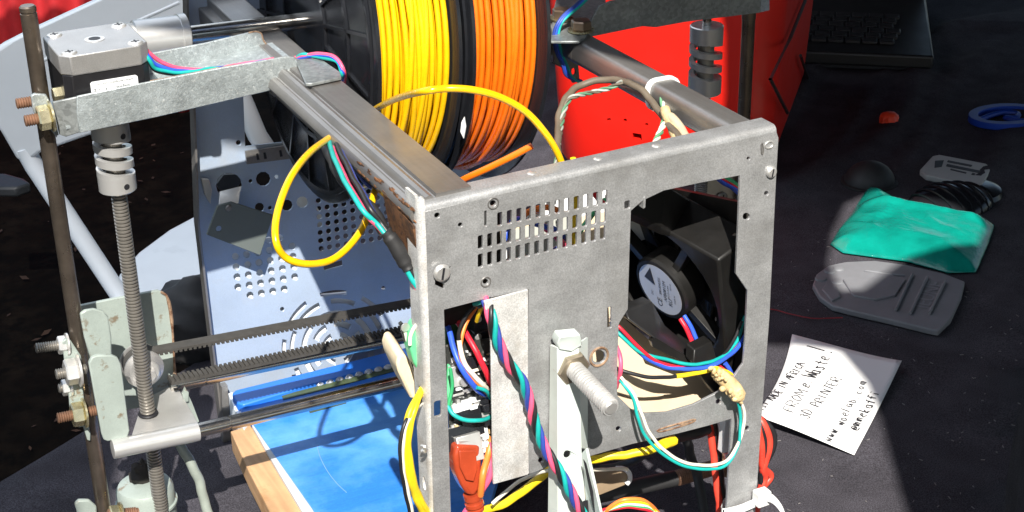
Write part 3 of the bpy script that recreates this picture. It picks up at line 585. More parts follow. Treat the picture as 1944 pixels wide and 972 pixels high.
RSX, RSY = 287.0, 208.0
cpr = coupling(RSX, RSY, -18.5, -63.5, 10.6, turns=3.0, gap=.42)
b = MB(); b.thread((RSX, RSY, -58), (RSX, RSY, ZT + 3), 4.4, 1.55, 16, .6); b.build('lead_screw', steel_dk, P, smooth=25)
b = MB(); b.cyl((RSX, RSY, 0), (RSX, RSY, -22), 2.8, 14); b.build('motor_shaft', rod_m, P)
b = MB(); b.lathe((320, 210, 10), (320, 210, ZT), [(0, 4.6), (30, 4.6), (30.2, 4.3), (-ZT + 10, 4.3)], 18); b.build('smooth_rod', rod_br, P)
b = MB(); b.poly(Us([(1326, 325), (1420, 300), (1440, 420), (1410, 455), (1330, 430)], Y(214)), (0, 2, 0)); b.build('carriage_plate', cream_p, P, bevel=.4)
screw(1369, 376, 4.6, Y(213), 'screw', steel_dk)
for mt, o_ in ((w_red, 0), (w_blue, 5), (w_grn, -4), (w_nvy, 9)): wire('carriage_wire', px([(1350, 318 + o_, 190), (1372, 338 + o_, 186), (1395, 352 + o_, 180), (1420, 372 + o_, 178), (1440, 400 + o_, 180)]), 1.3, mt)
# ---- blue bed with its rim, wood batten and white spacer
BZ = Z(-280); b = MB(); b.poly(Us([(470, 790), (560, 770), (775, 716), (1010, 660), (930, 960), (905, 1100), (652, 1100), (598, 972)], BZ), (0, 0, -6)); bed = b.build('print_bed', blue, P, bevel=.4)
b = MB(); b.poly(Us([(440, 747), (447, 740), (560, 712), (775, 658), (1000, 600), (1000, 640), (775, 682), (560, 738), (462, 768), (450, 765)], Z(-270)), (0, 0, -10)); b.build('bed_rim', blue_rim, P, bevel=1.2)
b = MB(); b.poly(Us([(452, 768), (470, 764), (560, 738), (775, 682), (775, 712), (560, 768), (478, 790), (464, 786)], Z(-273)), (0, 0, -6)); b.build('bed_rim_step', blue_rim, P, bevel=.8)
b = MB(); b.poly(Us([(433, 746), (441, 744), (456, 772), (470, 790), (462, 800), (446, 778)], Z(-276)), (0, 0, -18)); b.build('rim_end', whitep, P, bevel=.6)
b = MB(); b.poly(Us([(478, 807), (496, 800), (560, 906), (612, 1000), (660, 1100), (645, 1100), (575, 974), (529, 897)], Z(-281)), (0, 0, -5)); b.build('white_spacer', M('grey_white_spacer', (.48, .51, .53), .5), P, bevel=.4)
b = MB(); b.poly(Us([(437, 818), (476, 806), (528, 897), (575, 972), (640, 1090), (580, 1090), (512, 972), (470, 890)], Z(-283)), (0, 0, -16)); b.build('wood_batten', wood, P, bevel=1.0)
tape = M('olive_tape', (.06, .085, .04), .45, 0, .2, 60); b = MB(); b.poly(Us([(533, 749), (640, 722), (758, 692), (760, 701), (640, 733), (538, 758)], Z(-272.4)), (0, 0, -.5)); b.build('tape_strip', tape, P)
b = MB(); b.poly(Us([(585, 776), (655, 758), (658, 765), (588, 784)], Z(-279.6)), (0, 0, -.4)); b.build('tape_strip', tape, P)
clear = M('clear_bubble', (.80, .84, .88), .08, .0, .02, 40, trans=.55, coat=.6)
for k in range(9):
    x = 606 + k * 18.6; y = 728 - k * 4.5; c = U(x, y, Z(-271.9)); q = c; b = MB(); b.ball(c, 3.6, 3.0, 1.9, 10, 6); b.build('blister', clear, P)
    c = U(x - 12, y + 17, Z(-279)); b = MB(); b.ball(c, 3.4, 2.4, 1.4, 10, 6); b.build('blister', clear, P)
b = MB(); b.tube([U(x, y, Z(-279.8)) for x, y in ((602, 845), (608, 868), (622, 895), (640, 918), (658, 935))], .28, 5, 6); b.build('scratch_ridge', M('pale_scratch', (.16, .30, .60), .5), P)
# little cream foam block and a green-capped board by the left post
b = MB(); b.poly(Us([(753, 690), (757, 676), (767, 672), (776, 682), (800, 738), (796, 756), (780, 758), (756, 706)], Y(24)), (3, 26, 0)); b.build('foam_block', M('cream_foam', (.80, .66, .45), .7, 0, .12, 120, .3, 900), P, bevel=1.2)
b = MB(); b.poly(Us([(759, 616), (764, 612), (784, 640), (806, 745), (801, 752), (788, 714)], Y(16)), (0, 2, 0)); pb = b.build('small_board', pcb, P)
for k in range(9):
    x = 776 + k * 3.1; y = 650 + k * 10.8; b = MB(); c = U(x, y, Y(15)); b.box(c, .9, .7, 1.1); b.build('solder_pad', bolt_m, pb, org=ORG[P.name])
b = MB(); c = U(769, 621, Y(15)); b.lathe(c, c + V((0, -1, 0)), [(0, 2.2), (.7, 2.2), (.7, 1.2)], 12); b.build('ring_terminal', bolt_m, pb, org=ORG[P.name])
b = MB(); b.poly(Us([(767, 632), (776, 629), (780, 650), (772, 653)], Y(15)), (0, 1.6, 0)); b.build('white_header', white_w, pb, org=ORG[P.name])
b = MB(); b.poly(Us([(800, 612), (789, 620), (780, 640), (779, 664), (786, 690), (798, 710), (812, 712), (812, 612)], Y(10)), (0, 8, 0)); b.build('terminal_cap', pcb_lt, P, bevel=.9)
b = MB(); b.tube(px([(800, 611, 9.5), (788, 619, 9.5), (779, 638, 9.5), (778, 655, 9.5)]), .9, 6); b.build('cap_rim', white_w, P)
b = MB(); b.tube(px([(800, 846, -2), (806, 848, -4), (809, 853, -4), (806, 858, -3), (801, 855, -3)]), .8, 6, 5); b.build('wire_loop', bolt_m, P)
# ---- X axis: rods, carriage, belts
def rodpx(name, a, c, r, mat, yv, ext=0):
    pa, pc = U(*a, Y(yv)), U(*c, Y(yv)); d = (pc - pa).normalized(); b = MB(); L = (pc - pa).length + ext
    b.lathe(pa - d * 6, pc, [(0, r), (21, r), (21.2, r * .86), (22.4, r * .86), (22.6, r), (L, r)], 18); return b.build(name, mat, P)
rodpx('x_axis_rod', (385, 815), (750, 728), 4.4, rod_m, 205, 110)
rodpx('x_axis_rod', (340, 728), (770, 640), 3.9, rod_m, 255, 110)
b = MB(); b.cyl(U(340, 741, Y(258)), U(560, 690, Y(258)), .9, 8); b.build('stay_wire', steel_dk, P)
CZ = Z(-207)
scr = U(279, 783, CZ)
b = MB(); b.poly(Us([(333, 728), (378, 806), (216, 843), (236, 828), (250, 826), (263, 785), (293, 748)], CZ), (0, 0, -1.8)); b.build('carriage_top_plate', M('dull_aluminium', (.50, .495, .48), .42, .6, .12, 40, .1, 700, fine=.06), P, bevel=.3)
pa, pc = U(213, 853, Y(204)), U(377, 819, Y(204)); b = MB(); L = (pc - pa).length; b.lathe(pa, pc, [(0, 4.4), (.2, 5.6), (L - .3, 5.6), (L, 4.8)], 22); b.build('bearing_tube', alu, P)
b = MB(); b.lathe((SX, SY, -205.5), (SX, SY, -204.5), [(0, 6), (.8, 5.6)], 18); b.build('screw_bushing', ink, P)
b = MB(); b.poly(Us([(169, 690), (174, 680), (186, 675), (212, 675), (224, 680), (230, 692), (246, 818), (243, 829), (234, 833), (205, 838), (197, 835), (193, 824)], Y(206)), (0, 3, 0)); b.build('carriage_front_plate', paint, P, bevel=1.2, seg=3)
b = MB(); b.poly(Us([(152, 596), (160, 590), (180, 587), (196, 591), (206, 602), (212, 640), (213, 676), (172, 682), (160, 640)], Y(219)), (0, 2.5, 0)); b.build('carriage_upper_plate', paint, P, bevel=1.0, seg=3)
b = MB(); b.poly(Us([(147, 582), (220, 567), (300, 552), (312, 556), (322, 570), (327, 610), (332, 700), (334, 760), (260, 775), (190, 785), (170, 700), (160, 640)], Y(266)), (0, 2.5, 0)); b.build('carriage_back_plate', paint, P, bevel=.6)
b = MB(); b.tube([U(x, y, Y(265.5)) for x, y in ((306, 554), (318, 566), (326, 610), (331, 690), (333, 730))], [.8, 1.1, .7, 1.0], 6, 5); b.build('chipped_edge', rust_lt, P)
b = MB(); b.poly(Us([(352, 736), (366, 768), (378, 800), (372, 804), (358, 776), (346, 750)], Y(240)), (0, 2, 0)); b.poly(Us([(346, 748), (358, 745), (358, 762), (350, 764)], Y(238)), (0, 2, 0)); b.build('carriage_tab', paint, P)
b = MB(); b.poly(Us([(118, 650), (124, 644), (134, 646), (154, 676), (158, 705), (158, 740), (164, 790), (172, 822), (172, 838), (166, 836), (158, 810), (150, 812), (140, 806), (134, 790), (130, 740)], Y(220)), (0, 2.2, 0)); b.build('rod_clamp', paint, P, bevel=.5)
bolt('clamp_bolt', U(68, 661, Y(224)), U(125, 654, Y(224)), 3.0, thread_m, .86, bolt_m, 5.2, 4.5)
bolt('clamp_bolt', U(106, 711, Y(216)), U(164, 700, Y(216)), 3.2, thread_m, .5, bolt_m, 7.6, 7)
bolt('clamp_bolt', U(111, 738, Y(224)), U(150, 731, Y(224)), 2.8, thread_m, .34, bolt_m, 4.8, 4)
bolt('clamp_bolt', U(109, 794, Y(215)), U(188, 778, Y(215)), 3.2, thread_br, .48, brass, 7.0, 6.5)
pcn = U(275, 703, Y(236)); b = MB(); b.lathe(pcn, pcn + V((0, 1, 0)), [(0, 8.6), (.2, 9), (1.2, 11.8), (2.4, 11.8), (2.6, 9.2), (12, 9.2), (12.2, 11.8), (13.4, 11.8)], 28, capped=True); pu = b.build('belt_pulley', alu_m, P)
b = MB(); c = pcn + V((1.6, -.4, -1.6)); b.lathe(c, c - V((0, 1, 0)), [(0, 7.2), (1.4, 7.0), (2.2, 6)], 22); b.lathe(c - V((0, 2, 0)), c - V((0, 6, 0)), [(0, 4.2), (3, 4.2), (3.4, 3.6)], 6); b.build('pulley_nut', bolt_m, pu, org=ORG[P.name], smooth=25)
def belt(a, c, sgn, name='toothed_belt'):
    pa, pc = U(*a, Y(243)), U(*c, Y(243)); d = (pc - pa); L = d.length; d.normalize(); up = V((0, 0, 1)); up = (up - d * up.dot(d)).normalized(); yv = V((0, 1, 0)); b = MB()
    b.box((pa + pc) / 2, L / 2, 4.2, .75, (d, yv, up)); n = int(L / 2.9)
    for k in range(n): b.box(pa + d * (k * 2.9 + 1) + up * (sgn * 1.35), .85, 4.19, .75, (d, yv, up))
    return b.build(name, belt_m, P, smooth=0)
belt((282, 667), (990, 535), -1); belt((322, 724), (1000, 578), 1)
b = MB(); pts = [pcn + V((-9.9 * sin(t), 7, 9.9 * cos(t))) for t in [k * pi / 12 for k in range(13)]]; b.band(pts, lambda i: V((0, 4.2, 0)), lambda i: (pts[i] - pcn - V((0, 7, 0))).normalized() * .75); b.build('belt_turn', belt_m, P)
# rod feet and lower motor bracket
c = V((-90, 246, -262)); b = MB(); b.lathe(c, c - V((0, 0, 1)), [(0, 12), (1.5, 16), (4, 17.5), (13, 17.8), (13.5, 19), (15, 19), (15.5, 17.6), (40, 17.6)], 30); b.build('lower_bearing_cup', paint, P)
b = MB(); b.ball(c + V((2, 4, 4)), 9, 7, 8, 12, 8, fn=lambda d: 1 + .25 * sin(d.x * 9 + d.z * 5) * cos(d.y * 8)); b.build('charred_plug', M('charred', (.03, .024, .02), .8, 0, .5, 160, .5, 700, (.22, .07, .02), (.66, .7), 160), P)
b = MB(); b.poly(Us([(142, 958), (150, 950), (170, 950), (184, 962), (186, 1000), (150, 1000), (146, 970)], Y(222)), (0, 3, 0)); b.build('rod_clamp', paint, P, bevel=1)
bolt('clamp_bolt', U(205, 980, Y(214)), U(262, 975, Y(214)), 4.2, thread_br, .2, brass, 6.2, 6)
wire('grey_tube', px([(335, 838, 236), (352, 860, 232), (370, 895, 228), (386, 940, 224), (402, 1000, 218)]), 3.1, grn_c, n=10)
# ---- spool rod and its bearing sleeve
ra, rb = U(355, 66, Y(280)), U(640, 32, Y(280)); d = (rb - ra).normalized(); SA = d
b = MB(); b.cyl(ra - d * 20, ra + d * 185, 5.0, 20); b.build('spool_rod', rod_m, P)
b = MB(); b.lathe(ra - d * 31, ra, [(0, 11.0), (.6, 11.8), (26, 11.8), (26.3, 12.6), (30.4, 12.6), (31, 11.6)], 28); b.build('bearing_sleeve', alu, P)
b = MB(); b.lathe(ra - d * 40, ra - d * 30.6, [(0, 9), (1.5, 12), (3.4, 12), (4, 10.5), (9, 10.5)], 24); b.build('plastic_bush', M('milky_plastic', (.66, .65, .60), .4, sub=.1), P)
# ---- fan with shroud
n = V((-.935, -.194, -.27)).normalized(); ev = (V((0, 0, 1)) - n * n.z).normalized(); eh = ev.cross(n).normalized()
tl = radians(7); ev, eh = ev * cos(tl) + eh * sin(tl), eh * cos(tl) - ev * sin(tl)
fc = U(1259, 546, Y(58)); FD = 27
sq = [fc + eh * (a * 45) + ev * (d_ * 45) for a, d_ in ((-1, -1), (1, -1), (1, 1), (-1, 1))]
ringh = [fc + eh * (41 * cos(t)) + ev * (41 * sin(t)) for t in [k * 2 * pi / 36 for k in range(36)]]
b = MB(); b.poly(sq, -n * FD, [ringh]); fan = b.build('cooling_fan', bk_pl, P, bevel=1.5)
def fpart(bm, name, mat, bev=.3): return bm.build(name, mat, fan, org=ORG[P.name], bevel=bev)
b = MB(); b.lathe(fc - n * 13, fc + n * 2.4, [(0, 19), (11, 19.6), (13.5, 19.6), (15, 18.4), (15.4, 16.6), (14.9, 16.4)], 40); fpart(b, 'fan_hub', bk_pl, 0)
b = MB(); b.lathe(fc + n * 2.0, fc + n * 3, [(0, 16.1), (.35, 16.1)], 40); fpart(b, 'fan_label', M('silver_label', (.52, .53, .55), .35, .3, .05), 0)
for a in (-30, 62, 150, 242):
    t = radians(a); dd = eh * cos(t) + ev * sin(t); b = MB(); b.box(fc + dd * 30.5 - n * 5, 12.5, 2.4, 3.2, (dd, n.cross(dd), n)); fpart(b, 'fan_strut', bk_pl)
for k in range(7):
    t = 2 * pi * k / 7; vs = []
    for rr_, tw in ((19, .55), (39, .3)):
        for s_ in (-.32, .32): dd = eh * cos(t + s_) + ev * sin(t + s_); vs.append(fc + dd * rr_ - n * (16 + s_ * 22 * tw))
    b = MB(); b.poly([vs[0], vs[1], vs[3], vs[2]], -n * 1.3); fpart(b, 'fan_blade', bk_pl, 0)
lc = fc + n * 2.4; FT = lambda s, sz, a, c: text(s, sz, lc + ev * a - eh * c, ev, -eh, ink, fan, 'label_print')
ORG[fan.name] = ORG[P.name]
b = MB(); b.poly([lc + ev * 3.5 - eh * 11.5 + n * .05, lc + ev * 13 - eh * 6.0 + n * .05, lc + ev * 1.5 - eh * 3.6 + n * .05], n * .05); b.v = [a for a in b.v]; fpart(b, 'triangle_mark', ink, 0)
FT('BRUSHLESS', 2.5, 3.0, -.2); FT('AFB0812M', 3.3, 1.2, -3.8); FT('DC12V 0.20A', 1.7, 2.0, -6.6); FT('CE', 5.2, -9.5, .8); FT('RU', 4.2, -5.2, -7.6); FT('MADE IN', 1.5, -1, -11.2); FT('DC', 2.2, -5.5, 6.5); FT('REV 02', 1.6, 7, -8.8)
# shroud around the fan: roof, cheek, housing, lower duct
b = MB(); b.poly([U(1196, 402, Y(24)), U(1222, 376, Y(28)), U(1265, 352, Y(34)), U(1405, 440, Y(108)), U(1398, 470, Y(108)), U(1255, 430, Y(30))], (1, 3, -6)); b.build('shroud_top', bk_pl, P, bevel=.6)
b = MB(); b.poly([U(1256, 430, Y(40)), U(1345, 409, Y(66)), U(1384, 437, Y(66)), U(1387, 462, Y(62)), U(1366, 474, Y(58)), U(1376, 500, Y(56)), U(1352, 505, Y(50)), U(1335, 488, Y(46))], (1, 4, -4)); sp_ = b.build('shroud_plate', grey_pl, P, bevel=.5)
for x, y in ((1357, 488), (1349, 426)): b = MB(); b.ball(U(x, y, Y(49 if y > 450 else 62)), 1.0, 1.0, .8, 8, 6); b.build('moulded_pip', bolt_m, sp_, org=ORG[P.name])
b = MB(); b.poly([U(1364, 474, Y(54)), U(1382, 468, Y(58)), U(1384, 492, Y(58)), U(1374, 494, Y(54))], (0, 1, 0)); b.build('clear_clip', cream_p, P)
b = MB(); b.poly(Us([(1352, 506), (1388, 498), (1386, 520), (1378, 534), (1392, 556), (1404, 585), (1406, 620), (1398, 655), (1380, 685), (1352, 704), (1340, 690), (1347, 600), (1356, 540)], Y(40)), (8, 16, 0)); b.build('shroud_cheek', bk_pl, P, bevel=2.0, seg=3)
c = U(1364, 604, Y(39.5)); b = MB(); b.lathe(c, c + V((0, -1, 0)), [(0, 2.4), (.8, 2.0), (1, 1.0)], 12); b.build('cheek_screw', bolt_m, P)
b = MB(); b.poly([V((186, 20, -48)), V((186, 118, -72)), V((186, 118, -160)), V((186, 20, -160))], (3, 0, 0)); b.build('shroud_wall', bk_pl, P)
b = MB(); b.poly([V((128, 118, -72)), V((187, 118, -72)), V((187, 118, -165)), V((150, 118, -165))], (0, 3, 0)); b.build('shroud_back', bk_pl, P)
b = MB(); b.poly([U(1188, 590, Y(30)), U(1236, 570, Y(44)), U(1262, 618, Y(40)), U(1322, 668, Y(26)), U(1330, 690, Y(20)), U(1252, 650, Y(20)), U(1192, 606, Y(26))], (2, 12, -3)); b.build('lower_duct', M('satin_black_duct', (.018, .018, .019), .4, 0, .2, 60, .05), P, bevel=1.5, seg=3)
b = MB(); b.poly([U(1236, 648, Y(18)), U(1244, 640, Y(22)), U(1316, 684, Y(16)), U(1324, 700, Y(12)), U(1240, 660, Y(17))], (2, 6, -2)); b.build('duct_lip', bk_pl, P, bevel=.5)
b = MB(); b.poly([U(1318, 664, Y(10)), U(1352, 648, Y(14)), U(1366, 700, Y(10)), U(1392, 758, Y(6)), U(1376, 768, Y(5)), U(1340, 726, Y(6)), U(1316, 690, Y(8))], (0, 8, 0)); b.build('fan_foot', bk_pl, P, bevel=.8)
for x, y in ((1325, 606), (1342, 615)): b = MB(); b.poly(Us([(x - 6, y - 6), (x + 5, y - 7), (x + 7, y + 6), (x - 4, y + 8)], Y(74)), (0, 2, 0)); b.build('vent_pane', M('blue_grey_vent', (.16, .21, .24), .4), P)
b = MB(); b.poly(Us([(1346, 566), (1353, 565), (1353, 576), (1347, 577)], Y(50)), (0, 1, 0)); b.build('light_chip', whitel, P)
# cream sheet leaning behind the window
def sheetpt(x, t): return V((x, 16 + 94 * t, -167 + 132 * t))
SHP = (V((0, 16, -167)), V((0, 132, -94)).normalized()); b = MB(); b.poly(Us([(1090, 806), (1180, 800), (1255, 787), (1320, 772), (1393, 748), (1392, 735), (1330, 702), (1240, 652), (1190, 608), (1176, 590), (1166, 560), (1160, 400), (1040, 420), (930, 440), (930, 540), (1060, 600)], SHP), (0, 1.6, -1)); b.build('cream_sheet', cream, P, bevel=.3)
b = MB(); b.tube([sheetpt(80, -.005), sheetpt(140, -.012), sheetpt(187, -.005)], .9, 6); b.build('sheet_edge', whitel, P)
# grey card, wire ends and clutter behind the slots
b = MB(); b.poly([V((62, 60, -104)), V((122, 66, -104)), V((122, 78, -62)), V((62, 72, -62))], (0, 1, 0)); b.build('grey_card', M('grey_card', (.40, .41, .37), .7), P)
b = MB(); b.poly([V((104, 82, -92)), V((176, 88, -92)), V((176, 92, -46)), V((104, 86, -46))], (0, 1, 0)); b.build('white_card', whitel, P)
b = MB(); b.poly([V((3, 24, -16)), V((52, 30, -16)), V((52, 30, -80)), V((3, 24, -80))], (0, 1.5, 0)); b.build('dark_board', bk_pl, P)
for mt, pts in ((w_org, [(990, 420, 20), (1004, 402, 20), (1040, 394, 24), (1070, 404, 26)]), (whitel, [(962, 520, 18), (966, 470, 18), (975, 430, 20), (1000, 412, 20), (1030, 408, 22)]), (w_blue, [(955, 462, 17), (966, 430, 20), (990, 418, 19), (1060, 440, 24), (1080, 470, 30)]), (w_pink, [(1030, 430, 25), (1062, 455, 24), (1084, 480, 26)]), (w_grn, [(1078, 470, 26), (1100, 440, 30), (1130, 400, 34), (1150, 380, 36)]), (w_yel, [(1088, 300, 22), (1091, 360, 22), (1090, 430, 22), (1085, 470, 24)]), (w_nvy, [(1040, 480, 22), (1068, 470, 26), (1088, 478, 28)]), (w_red, [(1120, 360, 30), (1145, 385, 30), (1160, 400, 32)])):
    wire('loose_wire', px(pts), 1.5, mt)
# ---- controller board in the left window
BRD = (V((12, 24, -95)), V((0, .94, -.34)).normalized())
def bp3(x, y): return U(x, y, BRD)
b = MB(); b.poly([bp3(*q) for q in ((846, 655), (944, 640), (946, 850), (858, 866))], (0, 1.6, -.6)); brd = b.build('controller_board', pcb, P)
nb_ = -BRD[1]; bx = V((1, 0, 0)); by = nb_.cross(bx).normalized()
def comp(name, x, y, hx, hy, hz, mat, bev=.25):
    b = MB(); b.box(bp3(x, y) + nb_ * hz, hx, hy, hz, (bx, by, nb_)); return b.build(name, mat, brd, org=ORG[P.name], bevel=bev)
for q in ((862, 712, 3, 5, 2.5, bolt_m), (892, 760, 5, 1.2, 1.2, whitel), (874, 772, 5, 2, 1.4, whitel), (868, 830, 7, 5.5, 1.4, bk_gl), (893, 800, 5.5, 7, 1.4, bk_gl), (906, 806, 2, 6, .8, whitel), (925, 770, 4.5, 2, 3, bk_gl), (912, 745, 4, 2.4, 2, bk_gl), (925, 795, 4, 2, 3, bk_gl), (906, 855, 6, 1.5, 1.2, whitel), (895, 772, 2, 1, 1.6, whitel), (870, 748, 6, .6, .8, bolt_m), (915, 728, 7, .6, 1.0, bolt_m), (885, 690, 5, 3, 1.5, bk_gl), (925, 840, 5, 1.2, 2, whitel)):
    comp('board_component', *q)
for x, y in ((872, 722), (882, 716), (866, 700)): b = MB(); c = bp3(x, y); b.lathe(c, c + nb_, [(0, 2.6), (6.4, 2.6), (7, 2.2)], 16); b.build('capacitor', alu_m if x == 872 else bk_gl, brd, org=ORG[P.name])
for k in range(8): c = bp3(905 + k * 3.4, 748 + k * .6); b = MB(); b.box(c + nb_ * 2, .5, .5, 2.4, (bx, by, nb_)); b.build('header_pin', brass, brd, org=ORG[P.name])
for q in ((868, 735, 2, 1.2, 1.6, whitel), (900, 700, 3, 1.2, 1.2, white_w), (918, 822, 1.6, 3, 1.2, whitel), (878, 808, 9, .7, .9, bolt_m), (905, 790, 8, 1.4, 1.2, bolt_m), (866, 790, 2.4, 2, 1.1, bk_gl), (890, 738, 4, .9, 1.0, alu_m), (918, 758, 3, 2, 1.2, bk_gl), (872, 850, 5, 2, 1.2, bolt_m)): comp('board_component', *q)
random.seed(11)
for k in range(150):
    x = random.uniform(856, 934); y = random.uniform(665, 852); s_ = random.uniform(.3, 1.0); comp('board_component', x, y, s_, s_ * random.uniform(.5, 1.4), random.uniform(.3, 1.1), random.choice([bolt_m, whitel, bk_gl, bolt_m, tan]), 0)
comp('usb_socket', 884, 848, 6.5, 7, 3, bolt_m, .4)
b = MB(); b.poly([U(846, 590, Y(46)), U(934, 568, Y(46)), U(936, 680, Y(40)), U(848, 700, Y(40))], (0, 1.5, 0)); gb = b.build('dark_green_board', pcb_gr, P)
for y in (606, 640, 668):
    b = MB(); b.box(U(912, y, Y(34)), 5, 4, 5); tb = b.build('terminal_block', bk_gl, P, bevel=.5); b = MB(); c = U(908, y, Y(29.8)); b.lathe(c, c + V((0, -1, 0)), [(0, 1.9), (.6, 1.6)], 10); b.build('terminal_screw', bolt_m, tb, org=ORG[P.name])
b = MB(); b.poly([bp3(*q) for q in ((848, 690), (852, 690), (856, 760), (850, 780), (846, 740))], (0, -2, 0)); b.build('green_edge_block', pcb_lt, P, bevel=.4)
for mt, pts, r in ((w_blue, [(845, 610, 30), (856, 640, 22), (868, 680, 14), (885, 715, 10), (905, 738, 10), (925, 752, 14)], 1.9), (w_org, [(905, 580, 20), (890, 605, 18), (875, 640, 15), (876, 680, 12), (895, 715, 10), (915, 735, 10), (928, 752, 14)], 1.5), (white_w, [(872, 645, 14), (880, 685, 11), (898, 712, 9), (915, 728, 9), (927, 740, 12)], 1.6), (w_red, [(848, 588, 34), (880, 625, 24), (905, 670, 14), (925, 712, 12), (936, 735, 16)], 2.0), (w_blk, [(904, 578, 14), (884, 600, 14), (872, 630, 14), (874, 660, 14)], 1.3), (w_grn, [(855, 700, 10), (858, 730, 10), (852, 768, 10)], 1.2), (w_teal, [(850, 770, 10), (862, 788, 6), (885, 798, 4), (912, 798, 4), (938, 788, 10)], 1.4), (w_teal, [(905, 735, 8), (922, 742, 8), (932, 756, 12)], 1.3), (w_yel, [(918, 573, 6), (912, 590, 10), (905, 610, 16)], 1.4), (w_org, [(934, 830, 6), (926, 865, 2), (916, 905, -4), (912, 940, -2)], 2.2), (w_pink, [(934, 840, 4), (930, 900, 0), (905, 945, 2), (875, 985, 4)], 2.2), (white_w, [(932, 845, 5), (926, 880, 0), (918, 910, -2), (912, 950, 2)], 1.4)):
    wire('board_wire', px(pts), r * .78, mt)
# twisted four-strand motor lead falling over the front panel
lead = spline(px([(906, 576, 8), (921, 566, 2), (932, 600, -5), (944, 645, -7), (966, 690, -8), (992, 725, -9), (1006, 765, -9), (1016, 805, -9), (1034, 850, -10), (1062, 895, -14), (1084, 935, -16), (1110, 985, -18), (1130, 1040, -16)]), 10)
def twist(pts, mats, R, turn, r, name, ph=0):
    q = V((1, 0, 0)); s = 0; fr = []
    for i in range(len(pts)):
        T = (pts[min(i + 1, len(pts) - 1)] - pts[max(i - 1, 0)]).normalized(); q = (q - T * q.dot(T)).normalized(); s += (pts[i] - pts[i - 1]).length if i else 0; fr.append((pts[i], q.copy(), T.cross(q), s))
    for k, mt in enumerate(mats):
        b = MB(); b.tube([p + (q_ * cos(s_ / turn + ph + 2 * pi * k / len(mats)) + b_ * sin(s_ / turn + ph + 2 * pi * k / len(mats))) * R for p, q_, b_, s_ in fr], r, 7, raw=True); b.build(name, mt, P, smooth=80)
twist(lead, [w_pink, w_nvy, w_teal, w_blk], 1.6, 5.0, 1.3, 'twisted_motor_lead')
# second lead: heat-shrink sleeved bundle under the left rail
led = px([(622, 232, 150), (645, 300, 80), (690, 385, 28), (722, 428, 20), (746, 462, 14), (778, 515, 10), (800, 555, 8), (830, 600, 12)])
for mt, o_ in ((w_pink, (-4, -8)), (w_teal, (-10, 4)), (w_nvy, (8, -4)), (w_blk, (4, 4))):
    wire('sleeved_lead', [p + V((o_[0] * (.30 if 0 < i < 3 else .12), 0, o_[1] * (.2 if i < 3 else .14))) for i, p in enumerate(led)], 1.3, mt)
wire('heat_shrink', px([(733, 440, 16.5), (744, 458, 14.5), (762, 488, 12.5), (776, 512, 10)]), [2.8, 3.5, 3.6, 3.4, 2.6], bk_soft, n=12)
wire('black_cable', px([(600, 232, 170), (630, 300, 100), (660, 350, 70), (700, 395, 40), (735, 440, 20)]), 3.2, bk_soft)
wire('navy_lead', px([(650, 290, 110), (700, 352, 80), (716, 336, 84), (740, 296, 90)]), 1.2, w_nvy)
# ---- pale channel with its bolt
CH = Y(-9)
b = MB(); b.poly(Us([(1058, 662), (1098, 652), (1104, 850), (1113, 972), (1122, 1120), (1062, 1120), (1059, 972)], CH), (0, 1.4, 0), [Us(circ(1077, 863, 7, 12, 7.5), CH)]); ch = b.build('pale_channel', paint_ch, P, bevel=.3)
def quad(name, pts, mat, t=(0, 1.2, 0), par=P, bev=.2): b = MB(); b.poly([U(x, y, Y(v)) for x, y, v in pts], t); return b.build(name, mat, par, org=ORG[P.name], bevel=bev)
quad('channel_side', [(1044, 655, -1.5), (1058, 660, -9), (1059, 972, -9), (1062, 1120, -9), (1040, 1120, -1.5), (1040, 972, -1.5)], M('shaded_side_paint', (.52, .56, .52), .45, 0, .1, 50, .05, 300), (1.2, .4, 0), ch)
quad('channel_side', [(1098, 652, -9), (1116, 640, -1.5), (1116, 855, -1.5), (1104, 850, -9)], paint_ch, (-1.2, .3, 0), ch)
quad('channel_tab', [(1058, 652, -10), (1064, 640, -12), (1102, 636, -12), (1106, 655, -10), (1084, 668, -10), (1062, 664, -10)], paint_ch, (0, 6, 1), ch, .5)
quad('channel_flange', [(1104, 860, -9), (1112, 852, -14), (1142, 985, -24), (1160, 1080, -26), (1130, 1080, -9), (1115, 985, -9)], paint_ch, (1.5, 0, 0), ch)
b = MB(); b.poly(Us([(1107, 872), (1112, 880), (1135, 975), (1128, 975)], Y(-17.5)), (.3, -.2, 0)); b.build('flange_slot', ink, ch, org=ORG[P.name])
b = MB(); c = U(1110, 965, Y(-11)); b.lathe(c, c + V((0, -1, 0)), [(0, 4.8), (.3, 4.8)], 16); b.build('flange_hole', ink, ch, org=ORG[P.name])
ba = U(1083, 694, Y(-6)); bb_ = V((ba.x + .5, -44, ba.z - 4.2)); d = (bb_ - ba).normalized()
b = MB(); b.thread(ba, bb_, 4.8, 1.9, 18, .6, True); bo = b.build('long_bolt', [M('dull_zinc_thread', (.60, .60, .59), .4, .5, .15, 120), M('thread_groove_shade', (.40, .395, .385), .6, .3, .3, 120)], P, smooth=25)  # darker groove colour stands in for shade between the threads
b = MB(); b.cyl(bb_ - d * .2, bb_ + d * .7, 3.8, 16, 3.0); b.build('bolt_tip', bolt_m, bo, org=ORG[P.name])
b = MB(); b.lathe(ba - d * 2, ba + d * 5, [(0, 8.4), (.6, 8.9), (5.6, 8.9), (6.4, 8.0)], 6, ph=.3); b.build('hex_nut', M('old_brass_nut', (.42, .36, .27), .38, .8, .2, 90), bo, org=ORG[P.name], smooth=20)
